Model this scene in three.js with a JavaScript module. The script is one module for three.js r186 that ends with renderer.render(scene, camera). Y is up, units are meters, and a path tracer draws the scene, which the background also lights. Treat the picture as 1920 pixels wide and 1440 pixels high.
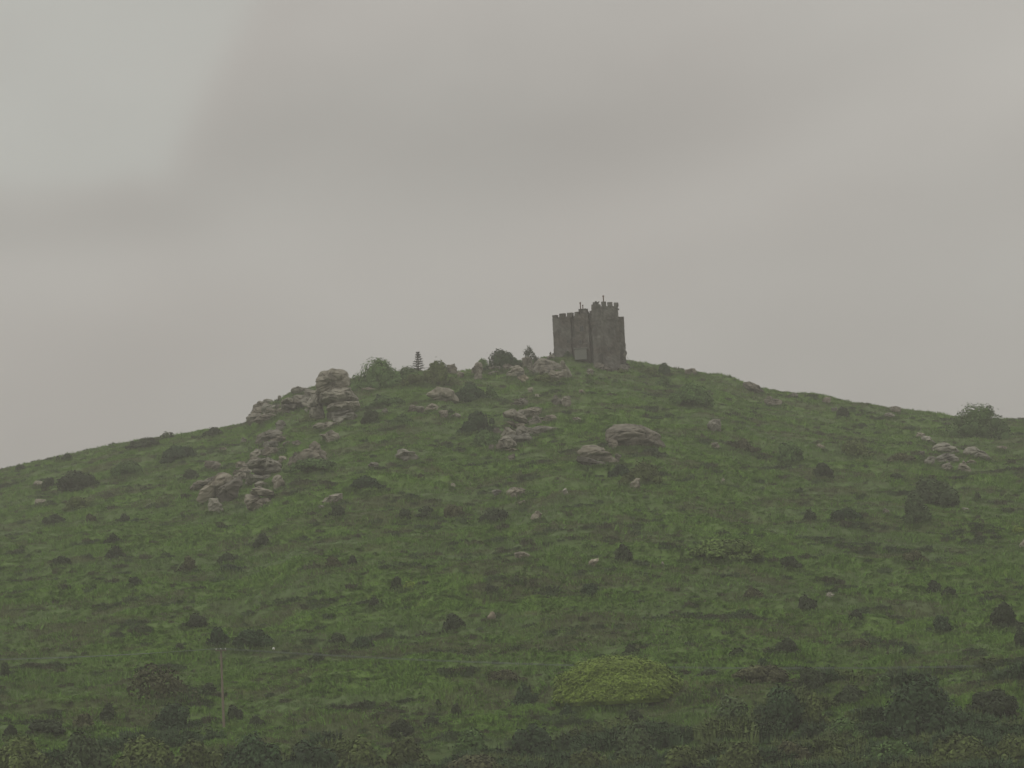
import * as THREE from 'three';
import { ImprovedNoise } from 'three/addons/math/ImprovedNoise.js';
import { mergeGeometries, mergeVertices, toCreasedNormals } from 'three/addons/utils/BufferGeometryUtils.js';

// ------------------------------------------------------------------ camera, sky, light, exposure
const scene = new THREE.Scene();
const K = 1.2778e-4;                                   // tangent of the angle that one photo pixel spans
const PITCH = 0.0831, ROLL = -0.045;
const camera = new THREE.PerspectiveCamera(2 * Math.atan(720 * K) * 180 / Math.PI, 4 / 3, 1, 6000);
camera.rotation.order = 'YXZ';
camera.rotation.set(PITCH, 0, ROLL);
camera.updateMatrixWorld(true);

const N3 = new ImprovedNoise();
const noise = (x, y, z = 0) => N3.noise(x + 311.7, y + 177.3, z + 59.1);
const fbm = (x, y, z = 0, o = 4) => { let s = 0, a = 1, t = 0; for (let i = 0; i < o; i++) { s += a * noise(x, y, z + i * 7.7); t += a; a *= 0.5; x *= 2.03; y *= 2.03; z *= 2.03; } return s / t; };
const clamp = (v, a = 0, b = 1) => Math.min(b, Math.max(a, v));
const sm = (a, b, v) => { const t = clamp((v - a) / (b - a)); return t * t * (3 - 2 * t); };
const mix = (a, b, t) => a + (b - a) * t;
const rng = (seed) => { let s = seed >>> 0; return () => { s = (s + 0x6D2B79F5) >>> 0; let t = s; t = Math.imul(t ^ (t >>> 15), t | 1); t ^= t + Math.imul(t ^ (t >>> 7), t | 61); return ((t ^ (t >>> 14)) >>> 0) / 4294967296; }; };

{ // overcast sky: low stratus with soft edges, a paler gap and a slaty bank
  const W = 2048, H = 1024, data = new Float32Array(W * H * 4), deg = 180 / Math.PI;
  const g = (v, w) => Math.exp(-(v * v) / (w * w));
  for (let j = 0; j < H; j++) {
    const el = ((j + 0.5) / H - 0.5) * 180;
    for (let i = 0; i < W; i++) {
      const lon = ((i + 0.5) / W - 0.5) * 2 * Math.PI;
      const dx = Math.cos(lon), dz = Math.sin(lon);
      let az = Math.atan2(dx, -dz) * deg;              // degrees to the right of where the camera looks
      const up = Math.max(el, 0);
      const X = az, Y = up;
      let b = 0.86 + 0.19 * sm(0, 10, up) + 1.1 * (Math.sin(up / deg) - 0.1) * sm(7, 30, up);   // an overcast sky is about twice as bright overhead
      const n = fbm(Math.cos(az / deg) * 6 + up * 0.02, Math.sin(az / deg) * 6, up * 0.22 + 3, 4);
      const n2 = fbm(Math.cos(az / deg) * 20, Math.sin(az / deg) * 20, up * 0.8 + 9, 5);
      const wob = n * 1.2 + n2 * 0.7;
      b *= 1 + 0.12 * n + 0.05 * n2;
      // the paler gap with a soft slanting edge, the bank beside it and the streak of light under it
      const edge = X - (-4.1 + (Y - 8.9) * 0.47) + wob * 0.45;
      const low = Y - 7.55 + n2 * 0.5;
      const gap = sm(0.34, -0.3, edge) * sm(-0.15, 0.35, low) * sm(-13, -9, X);
      b *= 1 + 0.05 * gap;
      b *= 1 - 0.05 * g(edge - 0.7, 1.1) * g(Y - 8, 1.1);
      b *= 1 - 0.1 * g(Y - 7.25 + wob * 0.3, 0.42) * sm(-3.4, -5.2, X) * sm(-12, -8, X);
      b *= 1 - 0.155 * g(Y - 8.15 + (X + 0.5) * 0.05 + wob * 0.5, 1.15) * sm(0.25, -0.6, -edge) * g(X - 0.3, 5.2);
      b *= 1 + 0.1 * g(Y - 6.6 - (X - 1) * 0.33 + wob * 0.4, 0.8) * g(X - 4.5, 5);
      b *= 1 + 0.055 * g(Y - 6.3 + wob * 0.3, 0.9) * g(X + 5, 3.5);
      const greener = 0.75 * gap + 0.3 * sm(0.05, 0.35, n) - 0.25 * sm(0.0, -0.3, n);
      let r = b * mix(1.0, 0.985, greener), gg = b * mix(0.968, 1.0, greener), bl = b * mix(0.905, 0.935, greener);
      if (el < 0) { const t = sm(0, -14, el); r = mix(r, 0.25, t); gg = mix(gg, 0.27, t); bl = mix(bl, 0.22, t); }
      const o = (j * W + i) * 4, A = 0.49;
      data[o] = r * A; data[o + 1] = gg * A; data[o + 2] = bl * A; data[o + 3] = 1;
    }
  }
  const t = new THREE.DataTexture(data, W, H, THREE.RGBAFormat, THREE.FloatType);
  t.mapping = THREE.EquirectangularReflectionMapping; t.magFilter = t.minFilter = THREE.LinearFilter; t.needsUpdate = true;
  scene.background = t; scene.environment = t;
}
const sun = new THREE.DirectionalLight(new THREE.Color(1, 0.96, 0.9), 0.55);
sun.position.set(-330, 800, -300); sun.target.position.set(0, 40, -700);
sun.castShadow = true; sun.shadow.radius = 40; sun.shadow.mapSize.set(2048, 2048);
Object.assign(sun.shadow.camera, { left: -420, right: 420, top: 420, bottom: -420, near: 10, far: 2500 });
scene.add(sun, sun.target);
scene.fog = new THREE.FogExp2(new THREE.Color(1, 0.974, 0.905), 0.0003);
const renderer = new THREE.WebGLRenderer({ antialias: true });
renderer.toneMapping = THREE.LinearToneMapping;
renderer.toneMappingExposure = 0.925;
renderer.shadowMap.enabled = true;
renderer.setSize(1024, 768);

// ------------------------------------------------------------------ naming
const used = new Map();
function numbered(n) { const c = used.get(n) ?? 0; used.set(n, c + 1); return c ? `${n}_${String(c).padStart(3, '0')}` : n; }
function tag(o, label, category, group, kind) {
  o.userData.label = label;
  if (category) o.userData.category = category;
  if (group) o.userData.group = group;
  if (kind) o.userData.kind = kind;
  return o;
}
function mesh(name, geo, mat, parent = scene) {
  const m = new THREE.Mesh(geo, mat); m.name = parent === scene ? numbered(name) : name;
  m.castShadow = m.receiveShadow = true; parent.add(m); return m;
}
function thing(name, x, y, z) { const o = new THREE.Group(); o.name = numbered(name); o.position.set(x, y, z); scene.add(o); return o; }
const mat = (o) => new THREE.MeshStandardMaterial({ roughness: 0.95, ...o });
const lin = (r, g, b) => new THREE.Color().setRGB(r, g, b);

// ------------------------------------------------------------------ directions, and the shape of the hill
const Q = camera.quaternion;
function dir(px, py) { const v = new THREE.Vector3((px - 960) * K, (720 - py) * K, -1).applyQuaternion(Q); return v.multiplyScalar(-1 / v.z); }
function at(px, py, d) { return dir(px, py).multiplyScalar(d); }

const D0 = 416, DR = 900, SPAN = DR - D0;
const skyline = [[-700, 985], [-250, 935], [0, 886], [110, 859], [230, 835], [300, 822], [400, 806], [462, 796], [485, 776], [512, 758], [550, 737], [590, 728], [650, 714], [770, 697], [870, 698], [930, 694], [1000, 679], [1040, 671], [1100, 671], [1180, 681], [1230, 692], [1300, 700], [1350, 709], [1430, 736], [1500, 746], [1560, 754], [1620, 760], [1700, 770], [1790, 783], [1920, 789], [2300, 818], [2900, 900]]
  .map(([x, y]) => { const v = dir(x, y); return [v.x, v.y]; });
const prof = (d) => {
  const s = (d - D0) / SPAN;
  if (s < 0) return 1.2 * s;
  if (s <= 1) return 1.2 * s - 0.2 * s * s;
  const e = s - 1;
  return e < 0.22 ? 1 + 0.8 * e - 8 * e * e : 0.789 - 2.72 * (e - 0.22);
};
let PEAK = 0; for (let d = 700; d < 1000; d += 1) PEAK = Math.max(PEAK, prof(d) / d);
function ridge(u) {
  const L = skyline; let t;
  if (u <= L[0][0]) t = Math.max(0.02, L[0][1] + (u - L[0][0]) * 0.15);
  else if (u >= L[L.length - 1][0]) t = Math.max(0.02, L[L.length - 1][1] - (u - L[L.length - 1][0]) * 0.12);
  else { let i = 0; while (u > L[i + 1][0]) i++; const f = (u - L[i][0]) / (L[i + 1][0] - L[i][0]); t = mix(L[i][1], L[i + 1][1], f * 0.6 + sm(0, 1, f) * 0.4); }
  return t / PEAK;
}
let mound = null;                                       // the grassy knoll under the castle wing
function height(x, z, fine = true) {
  const d = -z;
  let h;
  const R = ridge(x / Math.max(d, 300));
  if (d >= 340) h = R * Math.max(prof(d), -1.4);
  else { const low = R * prof(340); h = mix(-1.7, low, sm(10, 340, d)); }
  const rough = sm(330, 400, d) * (1 - 0.75 * sm(880, 905, d));
  if (rough > 0) {
    h += rough * 2.6 * fbm(x / 60, z / 46, 1, 2);
    h += rough * 2.3 * fbm(x / 24 + 5, z / 13, 4, 3);
    h += rough * 0.9 * noise((x * 0.45 + z * 0.9) / 9, (x * 0.9 - z * 0.45) / 38, 17) * sm(-60, 40, x);
    if (fine) h += rough * 0.8 * noise(x / 7, z / 5, 8) + 0.28 * noise(x / 2.3, z / 2.1, 3) * sm(330, 400, d);
  }
  if (mound) { const a = (x - mound.x) / 5.2, b = (z - mound.z) / (z > mound.z ? 5 : 14), e = a * a + b * b; if (e < 9) h += mound.h * Math.exp(-e * e * 0.5 - e * 0.35); }
  return h;
}
function hit(px, py) { // where the line of sight through a photo pixel meets the hill
  const v = dir(px, py);
  let last = 380;
  for (let d = 380; d < 930; d += 1) {
    if (v.y * d < height(v.x * d, -d)) { const m = (last + d) / 2; return { x: v.x * m, y: height(v.x * m, -m), z: -m, d: m }; }
    last = d;
  }
  return { x: v.x * 905, y: height(v.x * 905, -905), z: -905, d: 905 };
}
const castleFoot = hit(1140, 697);
{ const q = at(1072, 680, castleFoot.d + 5.5), g = height(q.x, q.z); mound = { x: q.x, z: q.z, h: clamp(at(1072, 671, castleFoot.d + 5.5).y - g, 0, 5) }; }
// what grows where: 0..1 weights of heather, bracken green, dark scrub
const heatherAt = (x, z) => sm(0.02, 0.3, fbm(x / 17 + 9, z / 13, 21, 4));
const scrubAt = (x, z) => sm(0.1, 0.34, fbm(x / 11 + 40, z / 8, 33, 4));
const freshAt = (x, z) => sm(-0.25, 0.3, fbm(x / 30 - 13, z / 22, 45, 4));

const groundMat = mat({ vertexColors: true });
{
  const us = [], ds = [];
  const NU = 420;
  for (let i = 0; i <= 22; i++) us.push(-1 + (1 - 0.1) * Math.pow(i / 22, 0.5));
  us[22] = -0.1;
  for (let i = 1; i < NU; i++) us.push(-0.1 + 0.2 * i / NU);
  for (let i = 0; i <= 22; i++) us.push(1 - (1 - 0.1) * Math.pow((22 - i) / 22, 0.5));
  for (let d = -400; d < 370; d += 22) ds.push(d);
  for (let d = 370; d < 925; d += 1.0) ds.push(d);
  for (let d = 925; d <= 1700; d += 25) ds.push(d);
  const nu = us.length, nd = ds.length, pos = new Float32Array(nu * nd * 3), col = new Float32Array(nu * nd * 3), idx = [];
  let p = 0;
  for (const d of ds) for (const u of us) {
    const x = u * (Math.max(d, 0) + 400), z = -d;
    const h = height(x, z);
    const he = heatherAt(x, z), fr = freshAt(x, z), n = noise(x / 1.7, z / 1.7, 70) * 0.3 + 1;
    col[p] = mix(mix(0.070, 0.100, fr), 0.070, he * 0.8) * n;
    col[p + 1] = mix(mix(0.115, 0.170, fr), 0.092, he * 0.8) * n;
    col[p + 2] = mix(mix(0.03, 0.034, fr), 0.034, he * 0.8) * n;
    pos[p++] = x; pos[p++] = h; pos[p++] = z;
  }
  for (let j = 0; j < nd - 1; j++) for (let i = 0; i < nu - 1; i++) { const a = j * nu + i, b = a + 1, c = a + nu, e = c + 1; idx.push(a, b, c, b, e, c); }
  const geo = new THREE.BufferGeometry();
  geo.setAttribute('position', new THREE.BufferAttribute(pos, 3)); geo.setAttribute('color', new THREE.BufferAttribute(col, 3)); geo.setIndex(idx);
  geo.computeVertexNormals();
  tag(mesh('hill', geo, groundMat), 'green hillside rising to a rocky ridge under the castle', null, null, 'structure');
}

// ------------------------------------------------------------------ foliage
const leafMat = mat({ vertexColors: true, side: THREE.DoubleSide, roughness: 0.9 });
const coverMat = mat({ color: lin(1, 1, 1), side: THREE.DoubleSide, roughness: 0.9 });
class Leaves {
  constructor() { this.p = []; this.n = []; this.c = []; }
  tri(a, b, c, n, col) { // wound so that its front is the side of its normal
    const ux = b[0] - a[0], uy = b[1] - a[1], uz = b[2] - a[2], vx = c[0] - a[0], vy = c[1] - a[1], vz = c[2] - a[2];
    if ((uy * vz - uz * vy) * n[0] + (uz * vx - ux * vz) * n[1] + (ux * vy - uy * vx) * n[2] < 0) [b, c] = [c, b];
    this.p.push(...a, ...b, ...c); for (let i = 0; i < 3; i++) { this.n.push(...n); this.c.push(...col); } }
  face(a, b, c, n, col, fx, fy, fz) { // wound to face (fx, fy, fz), whatever its shading normal
    const ux = b[0] - a[0], uy = b[1] - a[1], uz = b[2] - a[2], vx = c[0] - a[0], vy = c[1] - a[1], vz = c[2] - a[2];
    if ((uy * vz - uz * vy) * fx + (uz * vx - ux * vz) * fy + (ux * vy - uy * vx) * fz < 0) [b, c] = [c, b];
    this.p.push(...a, ...b, ...c); for (let i = 0; i < 3; i++) { this.n.push(...n); this.c.push(...col); }
  }
  leaf(x, y, z, nx, ny, nz, s, col, r) { // a pointed leaf spray, facing roughly along n
    let ax = r() - 0.5, ay = r() - 0.5, az = r() - 0.5;
    const k = ax * nx + ay * ny + az * nz; ax -= k * nx; ay -= k * ny; az -= k * nz;
    const l = Math.hypot(ax, ay, az) || 1; ax /= l; ay /= l; az /= l;
    const bx = ny * az - nz * ay, by = nz * ax - nx * az, bz = nx * ay - ny * ax, w = s * (0.35 + 0.3 * r()), b = s * (0.15 * r());
    const A = [x - ax * s, y - ay * s, z - az * s], B = [x + bx * w + nx * b, y + by * w + ny * b, z + bz * w + nz * b], C = [x + ax * s, y + ay * s, z + az * s], D = [x - bx * w + nx * b, y - by * w + ny * b, z - bz * w + nz * b];
    const n = [nx, ny, nz];
    this.tri(A, B, C, n, col); this.tri(A, C, D, n, col);
  }
  geometry() {
    const g = new THREE.BufferGeometry();
    g.setAttribute('position', new THREE.Float32BufferAttribute(this.p, 3)); g.setAttribute('normal', new THREE.Float32BufferAttribute(this.n, 3)); g.setAttribute('color', new THREE.Float32BufferAttribute(this.c, 3));
    return g;
  }
}
const PAL = {
  gorse: [0.037, 0.058, 0.021], dark: [0.033, 0.068, 0.023], olive: [0.088, 0.122, 0.032], yellow: [0.180, 0.262, 0.040], mound: [0.100, 0.158, 0.034], brown: [0.074, 0.082, 0.033], green: [0.076, 0.140, 0.036], grey: [0.064, 0.100, 0.038],
};
const feet = [];
// lobes of a crown that stands on y = 0 inside rx, h, rz
function crown(r, rx, h, rz, colr, { leaf, airy = 0, lobes, flat = 0, dome = 0 } = {}) {
  const L = new Leaves(), list = [];
  if (dome) { // one close mound of foliage, its surface broken into shallow billows
    const o = r() * 90, bill = (x, y, z) => 1 + 0.09 * noise(x * 3.2 + o, y * 3.2, z * 3.2) + 0.05 * noise(x * 8 + o, y * 8, z * 8);
    for (let i = 0; i < dome; i++) {
      const a = r() * Math.PI * 2, u = r(), q = Math.sqrt(1 - u * u), x = q * Math.cos(a), y = u, z = q * Math.sin(a), p = 1 - 0.16 * Math.abs(x) * (1 - y);
      const b = bill(x, y, z) * mix(0.93, 1.03, r()) * p, k = (0.85 + 0.3 * r()) * (1 + 0.35 * noise(x * 5 + o, y * 5, z * 5));
      let nx = x / rx + (r() - 0.5) * 1.3 / rx, ny = y / h + (r() - 0.2) * 0.9 / h, nz = z / rz + (r() - 0.5) * 1.3 / rz; const l = Math.hypot(nx, ny, nz);
      L.leaf(x * b * rx, y * b * h, z * b * rz, nx / l, ny / l, nz / l, leaf * (0.6 + 0.8 * r()), [colr[0] * k, colr[1] * k, colr[2] * k], r);
    }
    let c = new THREE.IcosahedronGeometry(1, 12); c.deleteAttribute('uv'); const P = c.attributes.position, t = new Float32Array(P.count * 3);
    for (let i = 0; i < P.count; i++) { const x = P.getX(i), y = Math.max(P.getY(i), -0.1), z = P.getZ(i), b = bill(x, y, z) * 0.93 * (1 - 0.16 * Math.abs(x) * (1 - y)); P.setXYZ(i, x * b * rx, y * b * h, z * b * rz); for (let q = 0; q < 3; q++) t[i * 3 + q] = colr[q] * 0.9; }
    c.setAttribute('color', new THREE.BufferAttribute(t, 3)); c.computeVertexNormals();
    return mergeGeometries([L.geometry(), c]);
  }
  const nl = lobes ?? Math.round(clamp(8 + (rx + rz) * 2, 9, 26));
  for (let i = 0; i < nl; i++) {
    const a = r() * Math.PI * 2, q = Math.sqrt(r()) * 0.84, e = Math.pow(1 - q * q, flat ? 0.55 : 0.7);
    const rad = mix(0.18, 0.42, r()) * (1 - 0.35 * q);
    const top = e * mix(flat ? 0.7 : 0.5, 1, r());
    list.push([Math.cos(a) * q, Math.max(0.05, top - rad * 0.85), Math.sin(a) * q, rad]);
  }
  for (let i = 0, n = 9 + 9 * r(); i < n; i++) { const a = r() * Math.PI * 2, q = mix(0.65, 1.45, r() * r()); list.push([Math.cos(a) * q, 0.03 - 0.05 * (q > 1), Math.sin(a) * q * 0.8, mix(0.1, 0.27, r())]); } // ragged skirt
  list.push([(r() - 0.5) * 0.3, 0.42, 0, 0.48]);
  const s0 = leaf ?? clamp(0.03 * Math.max(rx, h) + 0.085, 0.1, 0.21);
  let sum = 0; const areas = list.map((m) => { const a = 4 * Math.PI * m[3] * m[3] * ((rx * h + rx * rz + rz * h) / 3); sum += a; return a; });
  const per = Math.min(1.7 / (s0 * s0), 9500 / sum) * (airy ? 0.55 : 1);
  list.forEach(([cx, cy, cz, rad], li) => {
    const tint = 0.74 + 0.5 * r(), n = Math.round(Math.max(18, areas[li] * per));
    for (let i = 0; i < n; i++) {
      const u = r() * 2 - 1, a = r() * Math.PI * 2, q = Math.sqrt(1 - u * u), ox = q * Math.cos(a), oy = u, oz = q * Math.sin(a);
      if (oy < -0.6) continue;
      const stray = r() < 0.1 ? 1 + 0.3 * r() : 1, rr = rad * stray * mix(airy ? 0.2 : 0.72, 1.08, Math.pow(r(), 0.6)) * (1 + 0.22 * noise(ox * 2.4 + cx * 9, oy * 2.4 + cy * 9, oz * 2.4 + cz * 9));
      const x = cx + ox * rr, y = cy + oy * rr, z = cz + oz * rr;
      if (y < 0.01) continue;
      if (list.some((m) => (x - m[0]) ** 2 + (y - m[1]) ** 2 + (z - m[2]) ** 2 < (m[3] * 0.7) ** 2)) continue;
      let nx = ox / rx + (r() - 0.5) * 1.1 / rx, ny = oy / h + (r() - 0.15) * 0.9 / h, nz = oz / rz + (r() - 0.5) * 1.1 / rz;
      const l = Math.hypot(nx, ny, nz); nx /= l; ny /= l; nz /= l;
      const k = tint * (0.6 + 0.8 * r());
      L.leaf(x * rx, y * h, z * rz, nx, ny, nz, s0 * (0.6 + 0.8 * r()), [colr[0] * k, colr[1] * k, colr[2] * k], r);
    }
  });
  const parts = [L.geometry()];
  if (!airy) for (const [cx, cy, cz, rad] of list) {
    const g = new THREE.IcosahedronGeometry(rad * 0.6, 1); g.deleteAttribute('uv'); g.translate(cx, cy, cz); g.scale(rx, h, rz); g.computeVertexNormals();
    const c = new Float32Array(g.attributes.position.count * 3); for (let i = 0; i < c.length; i++) c[i] = colr[i % 3];
    g.setAttribute('color', new THREE.BufferAttribute(c, 3)); parts.push(g);
  }
  return mergeGeometries(parts);
}
let seed = 100;
// a bush that fills the box x0..x1, y0..y1 of the photograph, rooted where the hill meets y1
function bush(kind, x0, y0, x1, y1, label, o = {}) {
  const r = rng(seed += 17), g = hit((x0 + x1) / 2, y1), d = o.d ?? g.d;
  const m = K * d, rx = (x1 - x0) * m / 2, h = (y1 - y0) * m * (o.dome ? 0.97 : 0.96), rz = Math.max(rx * (o.deep ?? 0.75), h * 0.45);
  const p = at((x0 + x1) / 2, y1, d);
  const x = p.x * (1 + rz * 0.35 / d), z = -d - rz * 0.35, y = Math.min(height(x, z), p.y + 0.4) - 0.12 - 0.03 * h;
  const base = PAL[kind];
  const k = 0.88 + 0.24 * r();
  const me = mesh(o.name ?? 'bush', crown(r, rx, h + 0.12, rz, base.map((v) => v * k), o), leafMat);
  me.position.set(x, y, z); feet.push([x, z + rz * 0.8, rx * 2, 5]);
  return tag(me, label, o.category ?? 'bush', o.group);
}

// ------------------------------------------------------------------ rock
const rockMat = mat({ vertexColors: true, roughness: 0.97 });
function rockColor(r, x, y, z, tone, warm) {
  const a = fbm(x / 2.2, y / 1.6, z / 2.2 + tone * 50, 3), b = noise(x / 0.45, y / 0.35, z / 0.45), c = noise(x / 1.1 + 30, y / 2.6, z / 1.1);
  let k = tone * 0.79 * (1 + 0.5 * a + 0.3 * b);
  k *= 1 - 0.45 * sm(0.05, 0.38, c);                    // dark weathering
  const li = sm(0.2, 0.42, noise(x / 0.8 + 7, y / 0.8, z / 0.8 + 90)) * 0.5; // pale lichen
  return [mix(k * (1.05 + warm), 0.36 * tone / 0.25, li * 0.5), mix(k * 0.995, 0.35 * tone / 0.25, li * 0.5), mix(k * (0.80 - warm * 0.6), 0.29 * tone / 0.25, li * 0.5)];
}
// an irregular boulder whose upright outline is given, [x, y] in metres round its middle, and its depth
function rockGeometry(r, pts, dep, { n = 12, layers = 0, tone = 0.25, warm = 0, block = 7, lean = 0 } = {}) {
  const pol = pts.map(([x, y]) => [Math.atan2(y, x), Math.hypot(x, y)]).sort((a, b) => a[0] - b[0]);
  const rad = (t) => {
    let i = pol.findIndex((q) => q[0] > t); if (i < 0) i = 0;
    const b = pol[i], a = pol[(i + pol.length - 1) % pol.length];
    let ta = a[0], tb = b[0]; if (tb <= ta) { if (t >= ta) tb += 2 * Math.PI; else ta -= 2 * Math.PI; }
    // straight edge between the two corners
    const x1 = a[1] * Math.cos(a[0]), y1 = a[1] * Math.sin(a[0]), x2 = b[1] * Math.cos(b[0]), y2 = b[1] * Math.sin(b[0]);
    const c = Math.cos(t), s = Math.sin(t), den = c * (y2 - y1) - s * (x2 - x1);
    const v = (x1 * (y2 - y1) - y1 * (x2 - x1)) / (den || 1e-6);
    return v > 0 ? v : a[1];
  };
  let g = new THREE.BoxGeometry(2, 2, 2, n, n, n); g.deleteAttribute('uv'); g.deleteAttribute('normal'); g = mergeVertices(g, 1e-4);
  const cuts = []; for (let i = 0; i < 6; i++) { const v = new THREE.Vector3(r() - 0.5, (r() - 0.5) * 1.4, (r() - 0.5) * 0.6).normalize(); cuts.push([v, (r() - 0.5) * 0.8, (r() - 0.5) * 0.2]); }
  const P = g.attributes.position, xs = pts.map((q) => q[0]), ys = pts.map((q) => q[1]);
  const w = Math.max(...xs) - Math.min(...xs), h = Math.max(...ys) - Math.min(...ys), size = Math.min(w, h, dep), y0 = Math.min(...ys);
  const planes = []; for (let i = 0; i < 13; i++) { const v = new THREE.Vector3((r() - 0.5) * 1.3, (r() - 0.35) * 0.9, r() - 0.1).normalize(); planes.push([v, mix(0.58, 0.86, r())]); }
  const off = r() * 100, v = new THREE.Vector3();
  for (let i = 0; i < P.count; i++) {
    v.fromBufferAttribute(P, i).multiplyScalar(0.999);
    const L = Math.pow(Math.abs(v.x) ** block + Math.abs(v.y) ** block + Math.abs(v.z) ** block, 1 / block); v.divideScalar(L);
    for (const [pn, po] of planes) { const q = v.dot(pn) - po; if (q > 0) v.addScaledVector(pn, -q * 0.97); }
    const rho = Math.hypot(v.x, v.y), t = Math.atan2(v.y, v.x);
    const lim = Math.min(1 / Math.max(Math.abs(Math.cos(t)), 1e-3), 1 / Math.max(Math.abs(Math.sin(t)), 1e-3));
    const f = clamp(rho / Math.min(lim, 1.1), 0, 1.04);
    const R = rad(t) * f;
    let x = Math.cos(t) * R, y = Math.sin(t) * R, z = v.z * dep / 2 + lean * y;
    let push = 0.07 * size * fbm(x / size * 1.1 + off, y / size * 1.5, z / size * 1.1, 3) + 0.11 * fbm(x * 1.1 + off, y * 1.9, z * 1.1, 2);
    push -= Math.min(0.07 * size, 0.3) * Math.exp(-((noise(x / size * 0.55 + off + 20, y / size * 1.1, z / size * 0.5) / 0.045) ** 2)); // joints
    push += 0.05 * noise(x * 4.5 + off, y * 5.5, z * 4.5);
    for (const [cn, co, ca] of cuts) { const q = (x / w * 2) * cn.x + (y / h * 2) * cn.y + (z / dep * 2) * cn.z - co; push += ca * Math.min(size, 2.4) * (q > 0 ? 1 : 0) - 0.09 * Math.min(size, 2) * Math.exp(-((q / 0.06) ** 2)); }
    { const bed = (y - y0) * (layers ? layers / h : 0.9) + 0.3 * noise(x / 3.5 + off, z / 3), li = Math.floor(bed), ph = bed - li; push += Math.min(0.1 * size, 0.22) * noise(li * 3.7 + off, x / 5) - Math.min(0.09 * size, 0.2) * (layers ? 1 : 0.5) * Math.exp(-((Math.min(ph, 1 - ph) / 0.07) ** 2)); }
    const l = Math.hypot(x, y, z) || 1;
    P.setXYZ(i, x + x / l * push, y + y / l * push * (y > 0 ? 0.35 : 0.6), z + z / l * push);
  }
  const tints = [];
  for (let i = 0; i < P.count; i++) tints.push(...rockColor(r, P.getX(i) + off, P.getY(i), P.getZ(i), tone, warm));
  g.setAttribute('color', new THREE.Float32BufferAttribute(tints, 3));
  g = g.toNonIndexed(); g.computeVertexNormals(); return g;   // broken faces, not worn smooth
}
function boxOutline(r, x0, y0, x1, y1) { // an irregular boulder outline in that box, in photo pixels
  const cx = (x0 + x1) / 2, cy = (y0 + y1) / 2, out = [], a0 = r();
  for (let i = 0; i < 9; i++) { const t = (i + a0 + 0.5 * (r() - 0.5)) / 9 * Math.PI * 2, c = Math.cos(t), s = Math.sin(t), l = Math.pow(Math.abs(c) ** 3 + Math.abs(s) ** 3, -1 / 3) * mix(0.86, 1.08, r()); out.push([cx + c * l * (x1 - x0) / 2, cy + s * l * (y1 - y0) / 2]); }
  return out;
}
// shape: four numbers (a box) or a list of corners, in photo pixels; the lowest corner is where the rock meets the ground
function placeRock(shape, o = {}) {
  const r = rng(seed += 13);
  let px = typeof shape[0] === 'number' ? boxOutline(r, ...shape) : shape;
  if (!o.d) { const mx = px.reduce((a, q) => a + q[0], 0) / px.length, my = Math.max(...px.map((q) => q[1])); px = px.map(([x, y]) => [mx + (x - mx) * 1.12, my + (y - my) * 1.1]); } // the broken faces fall inside the outline
  const xs = px.map((q) => q[0]), ys = px.map((q) => q[1]);
  const x0 = Math.min(...xs), x1 = Math.max(...xs), y0 = Math.min(...ys), y1 = Math.max(...ys), cx = (x0 + x1) / 2;
  const d0 = o.d ?? hit(cx, y1).d;
  const wide = (x1 - x0) * K * d0, tall = (y1 - y0) * K * d0;
  const dep = o.dep ?? clamp(wide * 0.65, tall * 0.6, 9), d = d0 + (o.d ? 0 : dep * 0.36);
  const c = at(cx, (y0 + y1) / 2, d), sink = o.d ? 0 : 0.12 * dep * 0.3 + 0.3;
  const pts = px.map(([x, y]) => { const q = at(x, y, d); return [q.x - c.x, q.y - c.y - (y > (y0 + y1) / 2 ? sink * (y - (y0 + y1) / 2) / ((y1 - y0) / 2) : 0)]; });
  const geo = rockGeometry(r, pts, dep, { n: clamp(Math.round(wide * 3), 8, 28), tone: 0.18 + 0.05 * r(), warm: (r() - 0.4) * 0.1, ...o });
  return [geo, c];
}
function rock(shape, label, o = {}) {
  const [geo, c] = placeRock(shape, o);
  const m = mesh(o.name ?? 'boulder', geo, rockMat); m.position.copy(c);
  geo.computeBoundingBox(); if (!o.d) feet.push([c.x, c.z + (geo.boundingBox.max.z) * 0.85, geo.boundingBox.max.x - geo.boundingBox.min.x, 7]);
  return tag(m, label, o.category ?? 'boulder', o.group);
}
function outcrop(name, shapes, label, o = {}) { // one outcrop split by its joints: every slab is a part
  const made = shapes.map((s) => { const ys = s.map((q) => q[1]), m = (Math.min(...ys) + Math.max(...ys)) / 2; return placeRock(s.map(([x, y]) => [x, m + (y - m) * 1.12]), { block: 11, ...o, ...(s.o ?? {}) }); });
  const c0 = made[made.length - 1][1];
  const g = thing(name, c0.x, c0.y, c0.z);
  for (const [geo, c] of made) mesh('slab', geo, rockMat, g).position.copy(c).sub(c0);
  return tag(g, label, 'rock outcrop', o.group);
}

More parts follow.
